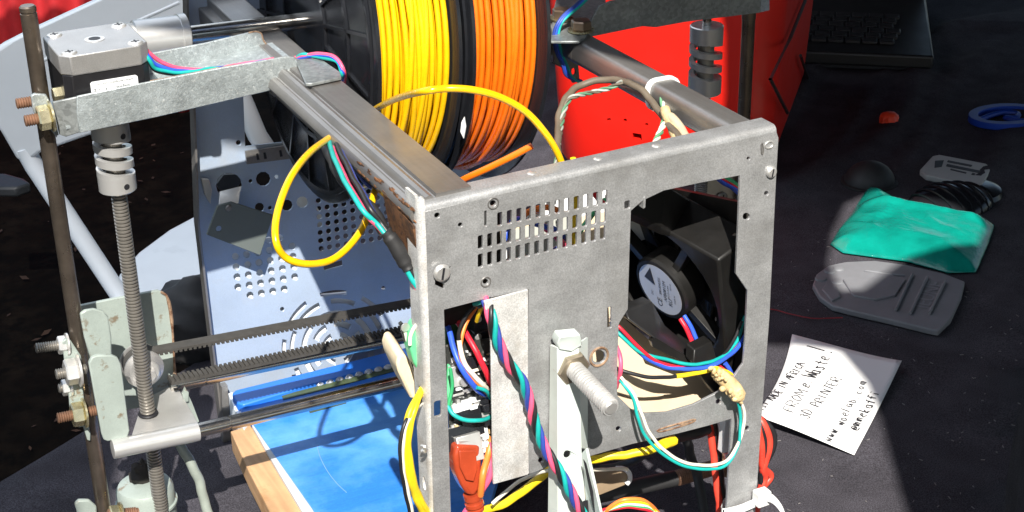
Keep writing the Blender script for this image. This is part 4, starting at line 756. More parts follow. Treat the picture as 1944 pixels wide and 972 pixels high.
# ---- yellow and black/white leads left of the post and under the panel
for o_, mt, r in ((0, w_yel, 1.75), (7, w_yel, 1.7)):
    wire('yellow_lead', px([(812, 722 + o_, 16), (800, 742 + o_, 6), (786 + o_ * .5, 765, 0), (773 + o_, 800, -4), (769 + o_, 850, -5), (775 + o_, 900, -4), (790 + o_, 945, 0), (812 + o_, 990, 6)]), r, mt)
for o_, mt in ((0, w_blk), (4, white_w)):
    wire('striped_lead', px([(812, 750 + o_, 14), (795, 766 + o_, 4), (775 + o_, 792, -4), (763 + o_, 822, -7), (760 + o_, 870, -8), (768 + o_, 925, -7), (782 + o_, 990, -4)]), 1.05, mt)
wire('yellow_lead', px([(880, 980, 40), (925, 968, 30), (965, 950, 24), (1005, 925, 18), (1045, 890, 14), (1075, 880, 16), (1113, 874, 14), (1150, 868, 10), (1195, 862, 6), (1240, 852, 2), (1268, 842, 4)]), 2.3, w_yel)
wire('yellow_sleeve', px([(1255, 847, 1), (1266, 843, 2), (1278, 836, 6)]), 2.9, w_yel)
wire('white_lead', px([(935, 955, 20), (985, 915, 16), (1020, 898, 6), (1050, 892, -2), (1062, 888, 4), (1120, 892, 20), (1180, 890, 30), (1192, 892, 30)]), 1.0, white_w)
# red usb plug plugged into the board
usb = thing('usb_cable', U(890, 880, Y(4)), 'translucent red USB plug on a white cable in the left window of the front panel', 'usb cable')
b = MB(); hb = [(866, 846), (912, 846), (915, 868), (916, 905), (911, 930), (902, 942), (887, 940), (876, 922), (865, 895), (862, 868)]
b.poly([U(x, y, Y(2 - (y - 846) * .04)) for x, y in hb], (0, 9, -1)); b.build('plug_body', redcap, usb, bevel=2.6, seg=4)
b = MB(); b.poly([U(x, y, Y(.2 - (y - 846) * .04)) for x, y in [(872, 856), (904, 856), (907, 890), (900, 915), (885, 912), (874, 888)]], (0, 1.2, 0)); b.build('grip_pad', redcap, usb, bevel=.5)
pa = U(896, 936, Y(2)); pb_ = U(908, 990, Y(0)); L = (pb_ - pa).length; b = MB(); b.lathe(pa, pb_, [(0, 4.6), (3, 4.6), (3.2, 4.0), (5, 4.0), (5.2, 4.8), (7, 4.8), (7.2, 3.9), (8.4, 3.9), (8.6, 4.5), (10, 4.3)], 16); b.build('strain_relief', redcap, usb)
b = MB(); b.tube([pa + (pb_ - pa) * .5, pb_, U(916, 1060, Y(0)), U(960, 1300, Y(-20))], 3.2, 10); b.build('cable', whitel, usb)
b = MB(); b.poly([U(x, y, Y(4)) for x, y in [(872, 838), (906, 836), (907, 850), (871, 850)]], (0, 5, 0)); b.build('plug_shell', bolt_m, usb)
# ---- leads in and around the right window
for mt, r, pts in ((w_red, 1.25, [(1160, 604, 14), (1176, 622, 6), (1210, 656, 2), (1250, 688, 0), (1300, 697, -1), (1352, 691, 2), (1390, 668, 8), (1412, 640, 14)]), (w_teal, 1.25, [(1160, 616, 14), (1178, 636, 6), (1215, 668, 2), (1262, 682, 0), (1320, 692, -2), (1370, 678, 4), (1400, 645, 12), (1414, 600, 18)]), (w_blue, 1.5, [(1160, 612, 16), (1180, 632, 8), (1222, 676, 2), (1265, 697, -1), (1318, 700, -2), (1362, 690, 0), (1396, 664, 6), (1416, 634, 12)]), (w_blk, 1.2, [(1160, 618, 16), (1182, 640, 8), (1225, 670, 3), (1290, 694, 0), (1345, 694, 1), (1385, 660, 8), (1408, 610, 16)]),
                   (w_blk, 1.3, [(1168, 700, 8), (1190, 706, 4), (1230, 716, 0), (1268, 716, -1), (1292, 712, -1)]), (w_yel, 1.6, [(1284, 713, -1), (1310, 711, -2), (1340, 705, -2), (1358, 698, -2), (1374, 704, -2), (1388, 712, 0)]), (w_pink, 1.5, [(1168, 650, 8), (1177, 678, 0), (1178, 705, -2), (1170, 735, 4)]), (w_red, 1.7, [(1292, 604, 40), (1304, 628, 34), (1318, 660, 20), (1326, 680, 14)]), (w_blue, 1.6, [(1300, 600, 40), (1312, 622, 34), (1324, 650, 24)]), (w_blue, 1.7, [(1376, 690, 4), (1388, 706, 4), (1394, 730, 8)]), (w_red, 1.5, [(1364, 694, 4), (1380, 708, 3), (1392, 722, 6)]), (w_grn, .9, [(1392, 600, 20), (1404, 618, 20), (1412, 580, 22)])):
    wire('fan_wire' if mt in (w_red, w_blue) else 'window_wire', px(pts), r * .78, mt)
b = MB(); b.tube(px([(1358, 706, -3), (1368, 714, -4), (1384, 728, -6), (1398, 746, -8), (1404, 756, -8)]), [3.2, 3.8, 4.0, 4.4, 4.6, 4.4, 3.0], 10, 5)
rg = random.Random(8)
for k in range(46):
    t = rg.random(); c = U(1358 + 46 * t + rg.gauss(0, 5), 706 + 50 * t + rg.gauss(0, 5), Y(-6 - 4 * t + rg.gauss(0, 1.5))); b.ball(c, rg.uniform(.8, 2), rg.uniform(.8, 2), rg.uniform(.8, 2.4), 7, 5)
o = b.build('glued_joint', tan, P)
for o_, mt in ((0, white_w), (7, w_teal)):
    wire('looped_lead', px([(1165, 704 + o_, 10), (1180, 718 + o_, -2), (1203 - o_ * .3, 748 + o_, -7), (1218 - o_, 785 + o_, -10), (1232 - o_, 820 + o_, -12), (1258 - o_ * .6, 852 + o_, -14), (1295, 876 + o_, -16), (1340, 884 + o_, -16), (1376 + o_ * .3, 876 + o_, -15), (1400 + o_ * .1, 845 + o_ * .3, -12), (1413 - o_, 805, -9), (1411 - o_, 775, -8), (1398 - o_ * .4, 752, -8)]), .9, mt)
for o_, mt in ((0, w_pow), (9, w_blk)): wire('power_lead', px([(1342 + o_, 780, 30), (1348 + o_, 815, 26), (1355 + o_, 870, 22), (1362 + o_, 930, 18), (1368 + o_, 1000, 14)]), 2.1, mt)
b = MB(); b.poly([U(x, y, Y(14)) for x, y in ((1377, 800), (1389, 797), (1388, 858), (1371, 862))], (0, 5, 0)); b.build('white_connector', whitel, P, bevel=.6)
wire('connector_pin', px([(1380, 860, 16), (1381, 876, 15)]), 1.6, bolt_m)
for o_, mt, r in ((0, w_pow, 2.5), (11, w_blk, 1.7), (-15, w_pow, 2.2), (-7, w_blk, 1.7)):
    k = 1 if o_ >= 0 else -1
    wire('power_cable', px([(1428, 800, 18), (1442 + o_ * .4, 796, 12), (1456 + o_, 818, 8), (1458 + o_ * .9, 850, 8), (1450 + o_ * .1, 884, 9), (1452 - o_ * .7, 906, 10), (1444 + o_ * .2, 932, 10), (1434, 975, 12), (1425, 1040, 12)]), r, mt)
# nylon tie round the right post
tp = [(1372, 973, -2), (1400, 968, -3), (1430, 956, -3.5), (1452, 944, -1), (1450, 936, 10), (1420, 934, 18), (1380, 950, 16), (1370, 966, 6)]
b = MB(); pts = spline(px(tp), 6, True); m = len(pts); b.band(pts + [pts[0]], lambda i: V((0, 0, 2.3)), lambda i: V((0, .7, 0)) if (i % m) < m // 2 else V((.3, .6, 0))); b.build('cable_tie', nylon, P)
b = MB(); b.box(U(1446, 944, Y(-5)), 4.2, 3.4, 4.4); ct = b.build('tie_head', nylon, P, bevel=.8)
b = MB(); pts = spline(px([(1450, 942, -6), (1468, 948, -12), (1484, 968, -16), (1494, 1000, -18)]), 6); b.band(pts, lambda i: V((.4, .3, 2.1)), lambda i: V((.2, .7, 0))); b.build('tie_tail', nylon, P)
# rusty threaded bar and brown plate low down inside
bolt('rusty_bar', U(1285, 908, Y(90)), U(1395, 876, Y(90)), 5.0, thread_br)
b = MB(); b.cyl(U(1110, 946, Y(100)), U(1290, 906, Y(92)), 5.0, 14); b.build('dark_bar', bk_soft, P)
b = MB(); b.lathe(U(1376, 886, Y(88)), U(1392, 880, Y(88)), [(0, 8.5), (1, 9.5), (6, 9.5)], 6); b.build('hex_nut', thread_br, P, smooth=20)
b = MB(); b.poly([U(x, y, Y(44)) for x, y in ((1100, 892), (1182, 890), (1193, 896), (1197, 908), (1190, 920), (1140, 940), (1100, 952))], (0, 2, 0)); b.build('brown_plate', M('brown_hardboard', (.30, .22, .14), .55, 0, .2, 50), P, bevel=.5)
b = MB(); b.tube(px([(1170, 889, 43), (1184, 890, 43), (1194, 898, 43), (1196, 910, 43), (1189, 919, 43)]), 1.4, 7); b.build('white_edge', whitel, P)
for mt, o_ in ((w_org, 0), (w_yel, 4), (whitel, 8), (w_grn, 11), (w_red, 14)):
    wire('bundle_wire', px([(1140, 985 - o_, 20), (1160, 962 + o_ * .3, 16), (1190, 948 + o_, 12), (1225, 952 + o_, 12), (1255, 980, 16)]), 1.3, mt)
for pts, r in (([(1298, 818, 60), (1310, 860, 70), (1322, 900, 70), (1334, 950, 60), (1340, 1010, 50)], 3.0), ([(1262, 838, 30), (1230, 860, 50), (1190, 880, 70), (1140, 890, 80)], 2.2), ([(1268, 835, 20), (1300, 826, 26), (1345, 815, 26)], 3.2)): wire('black_cable', px(pts), r, bk_soft)
# brown cable and twisted pairs by the right rail
wire('brown_cable', px([(1062, 325, 60), (1059, 280, 80), (1060, 235, 100), (1068, 200, 112), (1082, 176, 120), (1106, 161, 124), (1140, 153, 120), (1175, 152, 110), (1215, 170, 90), (1235, 190, 80), (1262, 226, 60), (1290, 262, 34)]), 2.0, brown_c, n=10)
tpth = spline(px([(1053, 330, 58), (1062, 262, 88), (1070, 215, 104), (1080, 190, 110), (1094, 182, 110), (1130, 174, 112), (1160, 166, 108), (1182, 155, 104)]), 10); twist(tpth, [w_gry, brown_c, M('dull_green_wire', (.10, .22, .13), .45)], .8, 2.4, .7, 'twisted_pair')
tpth = spline(px([(1256, 186, 76), (1262, 215, 66), (1258, 240, 54), (1248, 262, 44), (1238, 285, 30)]), 10); twist(tpth, [white_w, M('dull_green_pair', (.12, .30, .16), .45), white_w], .9, 3.2, .85, 'twisted_pair')
wire('tan_cable', px([(1262, 208, 62), (1276, 240, 50), (1286, 272, 34), (1292, 290, 26)]), 2.7, tan, n=10); wire('tan_cable', px([(1272, 222, 56), (1292, 246, 44), (1312, 272, 30)]), 2.6, cream, n=10)
for mt, o_ in ((w_blue, 0), (w_teal, 5), (w_nvy, -4)):
    wire('blue_lead', px([(1120 + o_, -10, 190), (1092 + o_, 14, 185), (1066 + o_, 38, 182), (1055 + o_, 66, 182), (1060 + o_, 96, 184), (1072 + o_, 125, 186), (1080 + o_, 145, 188), (1104, 156 + o_ * .6, 190)]), .95, mt)
# ================================================================ FILAMENT SPOOLS on the rod
def spool(name, s0, s1, mat, label, fname, cross):
    ax = SA; base = ra; RC = 111.0
    t = thing(name, base + ax * ((s0 + s1) / 2) + V((0, 0, -RC)), label, 'filament spool', 'filament spools side by side on the steel rod')
    for s_, sg in ((s0, -1), (s1, 1)):
        c = base + ax * s_; b = MB(); b.lathe(c - ax * 1.6, c + ax * 1.6, [(0, RC - 1.2), (.6, RC), (2.6, RC), (3.2, RC - 1.2)], 72); fl_ = b.build('flange', bk_gl, t, smooth=30)
        o_ = c + ax * (sg * 1.6); b = MB()
        for rr_ in (104, 70, 34):
            b.lathe(o_ - ax * .1, o_ + ax * (sg * 2), [(0, rr_ - 1.5), (1.6, rr_ - 1.5), (1.6, rr_ + 1.5), (0, rr_ + 1.5)], 64, capped=False)
        q = V((0, 0, 1)); q = (q - ax * q.dot(ax)).normalized(); r_ = ax.cross(q)
        for k in range(18):
            a = k * pi / 9; dd = q * cos(a) + r_ * sin(a); b.box(o_ + dd * 69 + ax * (sg * .8), .9, 34, .9, (ax.cross(dd), dd, ax))
        b.build('flange_ribs', bk_gl, fl_, org=ORG[t.name], smooth=30)
    b = MB(); b.lathe(base + ax * (s0 + 1), base + ax * (s1 - 1), [(0, 92), (s1 - s0 - 2, 92)], 64); b.build('core', mat, t)
    q = V((0, 0, 1)); q = (q - ax * q.dot(ax)).normalized(); r_ = ax.cross(q); rf = 1.72; wd_ = s1 - s0 - 3.2 - 2 * rf; n_ = int(wd_ / (2 * rf * 1.03)); b = MB(); rn = random.Random(3 if cross else 5)
    for k in range(n_):
        t0 = s0 + 1.6 + rf + wd_ * k / (n_ - 1); R_ = 98.5 + rn.uniform(-.5, .6); w1, w2 = rn.uniform(-.7, .7), rn.uniform(0, 6.3); m = 84
        b.tube([base + ax * (t0 + w1 * sin(a + w2) * .5) + (q * cos(a) + r_ * sin(a)) * (R_ + .5 * sin(2 * a + w2)) for a in [2 * pi * i / m for i in range(m)]], rf, 7, 1, True, True)
    for k in range(cross):
        t0 = s0 + 3 + rn.uniform(0, wd_ * .9); sl_ = rn.uniform(-9, 9); m = 84; R_ = 101.0 + .9 * (k % 3); a0 = rn.uniform(0, 6.3)
        pts = []
        for i in range(m): a = a0 + 2 * pi * i / m; pts.append(base + ax * min(max(t0 + sl_ * sin(a - a0), s0 + 3.2), s1 - 3.2) + (q * cos(a) + r_ * sin(a)) * R_)
        b.tube(pts, rf, 7, 1, True, True)
    b.build(fname, mat, t, smooth=80); return t
s_of = lambda X: (X - ra.x) / SA.x
ysp = spool('filament_spool', s_of(50), s_of(98.5), yel, 'black spool of yellow filament, left of the two, with a loose yellow loop', 'filament_winding', 8)
osp = spool('filament_spool', s_of(107), s_of(154), ora, 'black spool of orange filament with one loose orange end, right of the two', 'filament_winding', 4)
def sub_(name, pts, r, mat, t, n=8): b = MB(); b.tube(pts, r, n, 8); return b.build(name, mat, t, smooth=80)
sub_('loose_filament', px([(690, 222, 165), (720, 203, 130), (756, 186, 80), (800, 174, 40), (850, 168, 34), (905, 172, 30), (955, 187, 28), (1000, 214, 26), (1036, 254, 24), (1058, 290, 24), (1074, 330, 24)]), 1.75, yel, ysp)
sub_('loose_filament', px([(662, 236, 150), (625, 262, 112), (588, 290, 80), (556, 330, 56), (534, 378, 42), (523, 425, 34), (525, 462, 28), (540, 487, 28), (566, 499, 28), (598, 501, 30), (630, 493, 34), (660, 470, 40), (686, 436, 48), (702, 398, 54), (712, 360, 66), (724, 318, 90)]), 1.75, yel, ysp)
sub_('loose_filament', px([(860, 352, 70), (886, 338, 60), (925, 320, 52), (970, 298, 46), (1010, 277, 42)]), 1.75, ora, osp)
b = MB(); b.poly([U(x, y, Y(168)) for x, y in ((876, 232), (881, 222), (884, 240), (880, 263), (874, 250))], (.6, .4, 0)); b.build('lit_gap_patch', whitel, osp)  # white patch standing in for light through the gap between flanges
# ================================================================ THINGS ON THE TABLE
def rbox_loft(A, p, q, wp, wq, z0, z1, taper, rad, n=8, fil=14):
    # rounded rectangle footprint with corner A, sides along p and q; flares towards the top
    c = A + p * (wp / 2) + q * (wq / 2); rows = []
    zs = [(z0, -fil), (z0 + fil * .3, -fil * .35), (z0 + fil, 0)] + [(z0 + fil + (z1 - z0 - fil) * k / 6, 0) for k in range(1, 7)] + [(z1 + 8, -5), (z1 + 10, -16)]
    for z, ins in zs:
        hp = wp / 2 + taper * (z - z0) / (z1 - z0) + ins; hq = wq / 2 + taper * (z - z0) / (z1 - z0) + ins; r = max(rad + ins * .5, 6); row = []
        for sx, sy, a in ((1, 1, 0), (-1, 1, pi / 2), (-1, -1, pi), (1, -1, 3 * pi / 2)):
            for k in range(n + 1): t = a + pi / 2 * k / n; row.append(c + p * (sx * (hp - r) + r * cos(t)) + q * (sy * (hq - r) + r * sin(t)) + V((0, 0, z - c.z)))
        rows.append(row)
    m = len(rows[0]); b = MB(); b.add([v for r in rows for v in r], [[j * m + i, j * m + (i + 1) % m, (j + 1) * m + (i + 1) % m, (j + 1) * m + i] for j in range(len(rows) - 1) for i in range(m)] + [list(range(m))[::-1], [(len(rows) - 1) * m + i for i in range(m)]])
    return b
A = U(1450, 362, TAB); A.z = ZT; pd = V((-.73, .683, 0)).normalized(); qd = V((.683, .73, 0)).normalized()
can = thing('red_container', (A.x + 20, A.y + 120, ZT), 'large red plastic container with cut holes standing behind the printer', 'container')
b = rbox_loft(A, pd, qd, 205, 345, ZT, ZT + 420, 24, 34, fil=13); body = b.build('container_body', redp, can, smooth=50)
FRP = (A - qd * 9 , (qd * -1 + V((0, 0, -.052))).normalized())
def cut(body, polys, depth, pl):
    cb = MB()
    for q in polys: pts = Us(q, pl); cb.poly([p_ + pl[1] * 14 for p_ in pts], -pl[1] * (depth + 14))
    c_ = cb.build('cutter', ink, None, org=ORG[body.parent.name]); c_.location = ORG[body.parent.name]
    md = body.modifiers.new('holes', 'BOOLEAN'); md.object = c_; md.operation = 'DIFFERENCE'; md.solver = 'EXACT'
    bpy.context.view_layer.update(); dg = bpy.context.evaluated_depsgraph_get(); me = bpy.data.meshes.new_from_object(body.evaluated_get(dg)); body.modifiers.clear(); me.polygons.foreach_set('use_smooth', [True] * len(me.polygons)); me.set_sharp_from_angle(angle=radians(32)); body.data = me; bpy.data.objects.remove(c_)
try:
    cut(body, [[(1197, 259), (1214, 262), (1215, 274), (1198, 271)], circ(1224, 243, 3.5, 8, 2.5), circ(1183, 235, 3.5, 8, 3), [(1148, 232), (1155, 231), (1156, 235), (1149, 236)]], 26, FRP)
except Exception as e: print('cut failed', e)
SDP = (A - pd * 4 + qd * 60, (pd * -1 + V((0, 0, -.052))).normalized())
for q in ([(1530, -10), (1498, 70), (1459, 150), (1492, 214)], [(1517, 105), (1525, 130), (1537, 163)]):
    b = MB(); b.tube([p_ + SDP[1] * 1.5 for p_ in Us(q, SDP)], 1.7, 6, raw=True); b.build('moulded_line', ink, can)
b = MB(); rl = random.Random(9)
for k in range(300):
    x = rl.uniform(250, 620); y = rl.uniform(-40, 420); a = rl.uniform(0, 3.14); s_ = rl.uniform(.4, 1.5); u_ = V((cos(a), sin(a), 0)) * s_; q = V((-sin(a), cos(a), 0)) * .22; c = V((x, y, ZT + folds(x, y) + .75)); b.add([c - u_ - q, c + u_ - q, c + u_ + q, c - u_ + q, c - u_ - q + V((0, 0, .5)), c + u_ - q + V((0, 0, .5)), c + u_ + q + V((0, 0, .5)), c - u_ + q + V((0, 0, .5))], [[0, 1, 5, 4], [1, 2, 6, 5], [2, 3, 7, 6], [3, 0, 4, 7], [4, 5, 6, 7]])
tag(b.build('lint', M('pale_lint', (.17, .16, .16), .8), smooth=0), 'specks of pale lint scattered on the dark cloth around the note', 'lint', kind='stuff')
# white note with handwriting
note = thing('paper_note', U(1570, 750, TAB), 'white handwritten paper note on the dark cloth right of the printer', 'note')
NP = Z(ZT + 4.0); c4 = [(1504, 632), (1711, 692), (1622, 859), (1432, 803)]
n0, n1, n2, n3 = Us(c4, NP); vs = []; fs = []; n_ = 20
def notept(u, v): p = (n0 * (1 - u) + n1 * u) * (1 - v) + (n3 * (1 - u) + n2 * u) * v; p.z = ZT + 2.2 + 6 * (1 - u) ** 2 * (v - .25) ** 2 * 2 + 6.0 * u ** 3 * (1 - v) ** 2 + 4.5 * v ** 3 * sin(u * 3.0 + .2) + 1.0 * sin(u * 4 + v * 2.5); return p
# the left edge of the note is torn in a shallow S
for j in range(n_ + 1):
    for i in range(n_ + 1): u = i / n_; v = j / n_; e_ = .05 * sin(v * 3.1) * (1 - u) ** 3; vs.append(notept(u + e_, v))
b = MB(); b.add(vs, [[j * (n_ + 1) + i, j * (n_ + 1) + i + 1, (j + 1) * (n_ + 1) + i + 1, (j + 1) * (n_ + 1) + i] for j in range(n_) for i in range(n_)]); o = b.build('paper_sheet', paper, note); md = o.modifiers.new('t', 'SOLIDIFY'); md.thickness = .0003; md.offset = -1
G = {'O': [[(.35, 1), (0, .5), (.35, 0), (.7, .5), (.35, 1)]], 'A': [[(0, 0), (.4, 1), (.8, 0)], [(.15, .4), (.65, .4)]], 'D': [[(0, 0), (0, 1), (.5, .9), (.7, .5), (.5, .1), (0, 0)]], 'E': [[(.6, 1), (0, 1), (0, 0), (.6, 0)], [(0, .5), (.5, .5)]], 'F': [[(.6, 1), (0, 1), (0, 0)], [(0, .5), (.5, .5)]], 'I': [[(.2, 0), (.2, 1)]], 'M': [[(0, 0), (.1, 1), (.4, .4), (.7, 1), (.8, 0)]], 'N': [[(0, 0), (0, 1), (.6, 0), (.6, 1)]], 'C': [[(.65, .85), (.3, 1), (0, .5), (.3, 0), (.65, .15)]], 'R': [[(0, 0), (0, 1), (.55, .85), (.5, .55), (0, .5), (.65, 0)]], 'P': [[(0, 0), (0, 1), (.55, .85), (.5, .55), (0, .5)]], 'T': [[(0, 1), (.7, 1)], [(.35, 1), (.35, 0)]], 'S': [[(.6, .9), (.2, 1), (.05, .75), (.55, .35), (.4, 0), (0, .1)]], '1': [[(.1, .8), (.3, 1), (.3, 0)]], '3': [[(0, .9), (.4, 1), (.5, .75), (.2, .55), (.55, .3), (.4, 0), (0, .1)]],
     'e': [[(.05, .3), (.5, .35), (.4, .6), (.1, .5), (.1, .1), (.5, .05)]], '.': [[(.1, 0), (.16, .08)]], 'W': [[(0, 1), (.2, 0), (.45, .7), (.7, 0), (.95, 1)]], 'a': [[(.5, .6), (.1, .55), (.05, .1), (.4, .1), (.5, .6), (.55, 0)]], 's': [[(.45, .55), (.1, .5), (.4, .25), (.35, 0), (0, .05)]], 't': [[(.25, 1), (.25, .1), (.5, 0)], [(0, .65), (.5, .65)]], '!': [[(.2, .35), (.3, 1.1)], [(.15, 0), (.2, .08)]], 'w': [[(0, .6), (.15, 0), (.3, .5), (.45, 0), (.6, .6)]], 'o': [[(.25, .6), (0, .3), (.25, 0), (.5, .3), (.25, .6)]], 'l': [[(.1, 1), (.1, 0)]], 'b': [[(.05, 1), (.05, 0), (.45, .15), (.4, .5), (.05, .45)]], 'c': [[(.45, .5), (.1, .5), (.1, .05), (.45, .05)]], 'm': [[(0, 0), (0, .6), (.25, .5), (.25, 0), (.25, .55), (.5, .5), (.5, 0)]], 'k': [[(.05, 1), (.05, 0)], [(.45, .6), (.08, .3), (.5, 0)]], 'f': [[(.5, 1), (.25, .9), (.2, 0)], [(0, .55), (.45, .55)]], 'i': [[(.15, .6), (.15, 0)], [(.15, .85), (.17, .9)]], '@': [[(.5, .3), (.3, .5), (.2, .2), (.5, .2), (.6, .6), (.3, .8), (0, .5), (.1, 0), (.6, -.05)]], '/': [[(0, -.1), (.4, 1)]]}
def hand(s, a, c, size, wd_, rn):
    pa, pc = U(*a, NP), U(*c, NP); d = (pc - pa); d.z = 0; L = d.length; d.normalize(); up = V((0, 0, 1)).cross(d); adv = L / len(s); x = 0
    for ch in s:
        for st_ in G.get(ch, []):
            pts = [pa + d * (x + q[0] * adv * 1.05 + rn.uniform(-.45, .45) + q[1] * .8) + up * (q[1] * size * rn.uniform(.9, 1.12) + rn.uniform(-.45, .45) + .6 * sin(x * .15)) for q in st_]
            for p_ in pts:
                p_.z = zat(p_) + .75
            sp = spline(pts, 4) if len(pts) > 2 else pts; nrm = V((0, 0, .16)); dirs = []
            for i in range(len(sp)): T = (sp[min(i + 1, len(sp) - 1)] - sp[max(i - 1, 0)]).normalized(); dirs.append(T.cross(V((0, 0, 1))).normalized() * (wd_ * .6 * (1 + .3 * sin(i * 1.3))))
            HB.band(sp, lambda i: dirs[i], lambda i: nrm)
        x += adv
grid = [(v_.x, v_.y, v_.z) for v_ in vs]
def zat(p): return min(grid, key=lambda g: (g[0] - p.x) ** 2 + (g[1] - p.y) ** 2)[2]
HB = MB(); rn = random.Random(4)
hand('1ST MADE IN AFRICA', (1449, 793), (1529, 690), 6.0, .38, rn)
hand('FROM', (1505, 790), (1533, 742), 7.5, .26, rn); hand('e.Waste', (1536, 737), (1580, 677), 10, .55, rn); hand('!', (1578, 672), (1586, 662), 20, .5, rn)
hand('3D PRINTER', (1534, 800), (1600, 716), 7, .32, rn)
hand('www.woelab.com', (1578, 842), (1648, 722), 6.0, .34, rn); hand('@mmekaffi', (1627, 815), (1674, 742), 7.0, .5, rn)
HB.build('handwriting', ink, note, smooth=0)
# green glossy film piece: a crumpled pillow
gp = [(1576, 468), (1592, 440), (1618, 408), (1634, 380), (1646, 362), (1672, 366), (1706, 386), (1760, 402), (1820, 414), (1872, 424), (1888, 432), (1878, 462), (1862, 500), (1852, 520), (1800, 522), (1720, 500), (1660, 492), (1600, 484)]
poly_ = [V(p_.to_2d()) for p_ in Us(gp, TAB)]
pts = list(poly_); nb = len(pts); xs0, xs1 = min(p_.x for p_ in poly_), max(p_.x for p_ in poly_); ys0, ys1 = min(p_.y for p_ in poly_), max(p_.y for p_ in poly_); x = xs0
pl2 = [(p_.x, p_.y) for p_ in poly_]
while x < xs1:
    y = ys0
    while y < ys1:
        if inside(x, y, pl2): pts.append(V((x + random.uniform(-.5, .5), y + random.uniform(-.5, .5))))
        y += 2.4
    x += 2.4
vv, _, ff, *_ = delaunay_2d_cdt(pts, [], [list(range(nb))], 1, 1e-4)
def edist(a):
    best = 1e9
    for i in range(nb):
        p_, q_ = poly_[i], poly_[(i + 1) % nb]; t = max(0, min(1, (a - p_).dot(q_ - p_) / max(1e-6, (q_ - p_).length_squared))); best = min(best, (p_ + (q_ - p_) * t - a).length)
    return best
from mathutils import noise as NZ
CR = [p_.to_2d() for p_ in Us([(1606, 430), (1640, 404), (1676, 407), (1730, 418), (1800, 424), (1868, 440)], TAB)]
def gz(a):
    e_ = min(1, edist(a) / 34); e_ = e_ * (2 - e_); h_ = 12 * e_ ** .8
    dc = min(((a - (p_ + (q_ - p_) * max(0, min(1, (a - p_).dot(q_ - p_) / (q_ - p_).length_squared)))).length) for p_, q_ in zip(CR[:-1], CR[1:]))
    h_ += 4.0 * math.exp(-(dc / 6) ** 2) * e_
    w_ = V((a.x * .022, a.y * .022, 2)); c_ = 0
    for k, (f_, am) in enumerate(((.035, 2.6), (.075, .8), (.2, .25))): c_ += am * (1 - 2.2 * abs(NZ.noise(V((a.x * f_, a.y * f_ * .8, 3 + k)) + NZ.noise_vector(w_) * .5)))
    rip = .45 * sin(a.x * .95 + a.y * .45) * max(0, 1 - ((a - CR[0] - V((26, -26))).length / 40) ** 2)
    return ZT + 2.2 + h_ + (c_ * .55 + rip) * e_
top = [V((a.x, a.y, gz(a))) for a in vv]; bot = [V((a.x, a.y, ZT + 1.6)) for a in vv]; n_ = len(vv)
b = MB(); b.add(top + bot, [list(f) for f in ff] + [[i + n_ for i in reversed(f)] for f in ff] + [[i, (i + 1) % nb, (i + 1) % nb + n_, i + n_] for i in range(nb)])
tag(b.build('green_pouch', green, smooth=100), 'crumpled glossy sea green plastic pouch lying on the dark cloth', 'pouch')
# grey printed plaque with raised shapes and lettering
pq = thing('grey_plaque', U(1680, 570, TAB), 'flat grey printed plaque with raised letters and a rounded end below the green pouch', 'plaque')
QZ = Z(ZT + 6); op = [(1543, 540), (1550, 520), (1572, 504), (1610, 496), (1660, 494), (1720, 502), (1790, 518), (1832, 534), (1826, 560), (1806, 604), (1782, 627), (1768, 625), (1690, 606), (1620, 590), (1580, 580), (1556, 562)]
b = MB(); b.poly(Us(op, QZ), (0, 0, -5.4)); b.build('plaque_base', greyprint, pq, bevel=1.2)
QR = Z(ZT + 7.6)
for q in ([(1600, 530), (1640, 515), (1690, 520), (1720, 530), (1700, 560), (1660, 568), (1620, 560)], [(1560, 548), (1570, 536), (1590, 545), (1596, 562), (1580, 570)], [(1640, 512), (1700, 512), (1720, 522), (1690, 520)]):
    b = MB(); b.poly(Us(q, QR), (0, 0, -2.2)); b.build('raised_shape', greyprint, pq, bevel=.8)
for a, c in (((1732, 520), (1700, 588)), ((1760, 526), (1728, 594)), ((1794, 534), (1764, 594))): b = MB(); b.tube([U(*a, QR), U(*c, QR)], 1.3, 6); b.build('raised_bar', greyprint, pq)
rv_ = (U(1790, 530, QZ) - U(1752, 590, QZ)).normalized(); uv_ = V((0, 0, 1)).cross(rv_)
text('JEUNE', 19, U(1764, 560, Z(ZT + 6.2)), rv_, uv_, M('plaque_letter', (.22, .23, .25), .55), pq, 'raised_lettering', .4, bold=.01)
for x, y in ((1558, 530), (1575, 515), (1592, 510), (1590, 535)): c = U(x, y, QZ); b = MB(); b.lathe(c, c + V((0, 0, 1)), [(0, 5), (1.2, 4.4), (1.6, 2)], 12); b.build('raised_dot', greyprint, pq)
# pale badge
bd = thing('pale_badge', U(1813, 322, TAB), 'small pale rounded badge with dark printed marks behind the green pouch', 'badge')
b = MB(); b.poly(Us([(1746, 322), (1770, 296), (1784, 293), (1872, 310), (1883, 318), (1866, 348), (1856, 352), (1758, 332)], Z(ZT + 8)), (0, 0, -6)); b.build('badge_plate', M('pale_print', (.42, .43, .41), .5, 0, .06, 30), bd, bevel=1.4, seg=3)
for q in ([(1800, 304), (1846, 313), (1844, 316), (1798, 307)], [(1798, 311), (1862, 324), (1859, 328), (1796, 315)], [(1846, 328), (1852, 329), (1850, 332), (1844, 331)], [(1775, 305), (1792, 304), (1788, 316), (1774, 318)], [(1805, 320), (1835, 327), (1834, 329), (1804, 322)]): b = MB(); b.poly(Us(q, Z(ZT + 8.4)), (0, 0, -.5)); b.build('printed_mark', ink, bd)
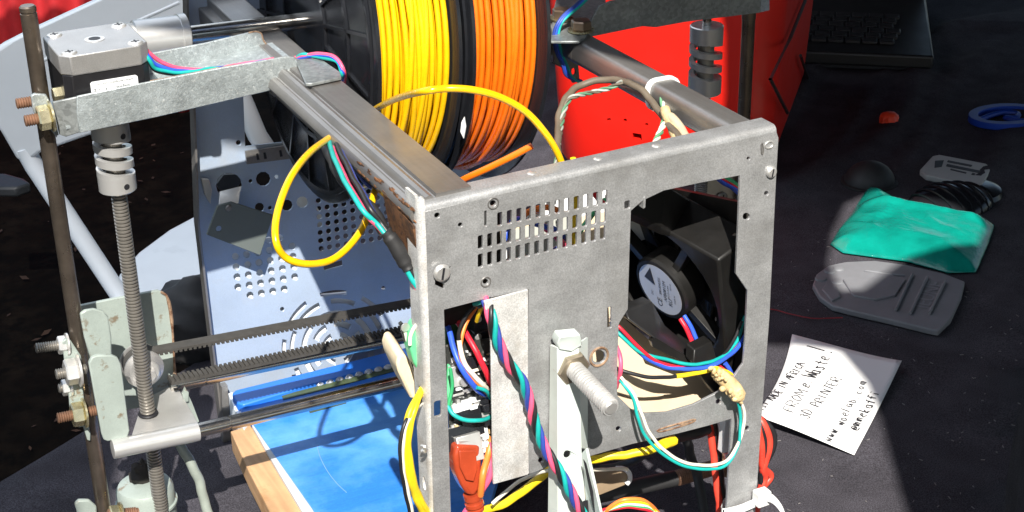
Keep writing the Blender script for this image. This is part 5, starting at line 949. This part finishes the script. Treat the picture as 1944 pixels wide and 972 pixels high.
# dark domes
dm = U(1650, 348, TAB); dd_ = thing('black_dome', dm, 'plain black plastic dome left of the ribbed one behind the green pouch', 'dome')
b = MB(); b.ball(dm, 25, 24, 22, 24, 12, lo=0); b.build('dome_shell', bk_soft, dd_)
b = MB(); b.lathe(dm + V((0, 0, .4)), dm + V((0, 0, 4)), [(0, 27), (2.4, 27), (3, 25)], 32); b.build('dome_rim', bk_soft, dd_)
dm = U(1805, 388, TAB); dm2 = thing('ribbed_dome', dm, 'glossy black ribbed dome half hidden behind the right end of the green pouch', 'dome')
b = MB(); b.ball(dm, 44, 32, 17, 28, 12, lo=0); b.build('dome_shell', bk_gl, dm2)
for k in range(9):
    b = MB(); a = -1 + 2 * (k + .5) / 9; pts = []
    for j in range(13): t = -1 + 2 * j / 12; x = a; y = t * math.sqrt(max(0, 1 - a * a)); z = math.sqrt(max(0, 1 - x * x - y * y)); pts.append(dm + V((x * 44, y * 32, z * 17)) * 1.0 + V((0, 0, .5)))
    b.tube(pts, 1.3, 6, 2); b.build('rib', bk_gl, dm2)
b = MB(); b.lathe(dm + V((34, 12, 1)), dm + V((34, 12, 9)), [(0, 30), (4, 28), (6, 22)], 32); b.build('dome_base', bk_gl, dm2)
# red-orange knob
kc = U(1687, 240, TAB); b = MB(); b.lathe(kc + V((0, 0, .5)), kc + V((0, 0, 30)), [(0, 15), (1, 17.5)] + sum([[(2 + k * 2.4, 17.6), (3.2 + k * 2.4, 16.8)] for k in range(6)], []) + [(18, 16), (21, 12), (23, 7)], 30)
for j in range(len(b.v)):
    r_ = V((b.v[j].x - kc.x, b.v[j].y - kc.y)); a = math.atan2(r_.y, r_.x); f_ = 1 + .06 * sin(a * 10) + .05 * sin(a * 3 + 1); b.v[j] = V((kc.x + r_.x * f_ * .56, kc.y + r_.y * f_ * .56, ZT + .5 + (b.v[j].z - ZT - .5) * .66))
tag(b.build('printed_knob', M('red_orange_print', (.85, .07, .025), .5, 0, .1, 60)), 'small red orange ridged knob standing alone on the dark cloth', 'knob')
# blue ring piece
rc_ = U(1912, 230, TAB); br = thing('blue_ring', rc_, 'flat blue oval printed ring with a curl inside at the right edge', 'ring')
bluep = M('blue_print', (.006, .045, .34), .45, 0, .08, 40); rv_ = V((cos(.2), -sin(.2), 0)); uv_ = V((sin(.2), cos(.2), 0))
b = MB(); pts = [rc_ + rv_ * (38 * cos(t)) + uv_ * (26 * sin(t)) + V((0, 0, 5)) for t in [k * pi / 16 for k in range(32)]]; b.band(pts + [pts[0]], lambda i: (pts[i % 32] - rc_ - V((0, 0, 5))).normalized() * 5, lambda i: V((0, 0, 3.5))); b.build('ring_rim', bluep, br, bevel=.6)
b = MB(); b.tube([rc_ + rv_ * x + uv_ * y + V((0, 0, 5)) for x, y in ((-34, 0), (-16, 8), (2, 12), (14, 4), (6, -6), (-4, -2), (6, -16), (24, -14), (34, -4))], 3, 8); b.build('ring_curl', bluep, br)
# open laptop (base seen) in deep shade
L0, L1, L2 = U(1500, 130, TAB), U(1770, 142, TAB), U(1880, -60, TAB); ux = (L1 - L0).normalized(); uy = (L2 - L1); uy = (uy - ux * uy.dot(ux)).normalized(); LW, LH = 330, 240; LO = L1 - ux * LW
lt = thing('laptop', LO + ux * (LW / 2) + uy * (LH / 2), 'dark laptop keyboard half in shade at the far end of the cloth', 'laptop')
lap = M('laptop_black', (.016, .016, .017), .45, 0, .1, 20); b = MB(); b.poly([LO + V((0, 0, 22)), LO + ux * LW + V((0, 0, 22)), LO + ux * LW + uy * LH + V((0, 0, 26)), LO + uy * LH + V((0, 0, 26))], (0, 0, -16)); b.build('laptop_base', lap, lt, bevel=3, seg=3)
b = MB(); b.poly([LO + ux * 4 + uy * 4 + V((0, 0, 6)), LO + ux * (LW - 4) + uy * 4 + V((0, 0, 6)), LO + ux * (LW - 4) + uy * LH + V((0, 0, 8)), LO + ux * 4 + uy * LH + V((0, 0, 8))], (0, 0, -4)); b.build('laptop_bottom', ink, lt)
key = M('key_black', (.026, .026, .028), .35, 0, .1, 40); kb = None
for r_ in range(6):
    for k in range(14):
        c = LO + ux * (26 + k * 19.4 + (r_ % 3) * 4) + uy * (40 + r_ * 19) + V((0, 0, 24.6 + r_ * .3))
        if kb is None: b = MB(); b.box(c, 8.2, 7.6, 1.8, (ux, uy, V((0, 0, 1)))); kb = b.build('key', key, lt, bevel=.8); k0 = c
        else: o = kb.copy(); COL.objects.link(o); o.parent = lt; o.location = (c - k0) * S
b = MB(); b.poly([LO + uy * LH + V((0, 0, 26)), LO + ux * LW + uy * LH + V((0, 0, 26)), LO + ux * LW + uy * (LH + 60) + V((0, 0, 230)), LO + uy * (LH + 60) + V((0, 0, 230))], uy * 8); b.build('laptop_lid', lap, lt, bevel=2)
# black bag behind the left carriage
bc = U(372, 668, TAB); bc = V((bc.x + 6, bc.y + 6, ZT + 24)); b = MB(); b.ball(bc, 42, 30, 36, 28, 18, fn=lambda d: 1 + .16 * NZ.noise(V((d.x * 2.2, d.y * 2.2, d.z * 2.2))) + .06 * sin(d.z * 14 + d.x * 6))
tag(b.build('black_bag', bk_soft, smooth=70), 'crumpled black bag beside the left edge of the perforated back panel', 'bag')
b = MB(); b.tube([U(x, y, Z(ZT + 2.2)) for x, y in ((1440, 585), (1470, 588), (1500, 596), (1540, 604), (1575, 604), (1600, 603))], .55, 6); tag(b.build('red_thread', M('dull_red_wire', (.22, .012, .02), .5), smooth=80), 'thin red wire lying on the dark cloth between printer and grey plaque', 'wire')
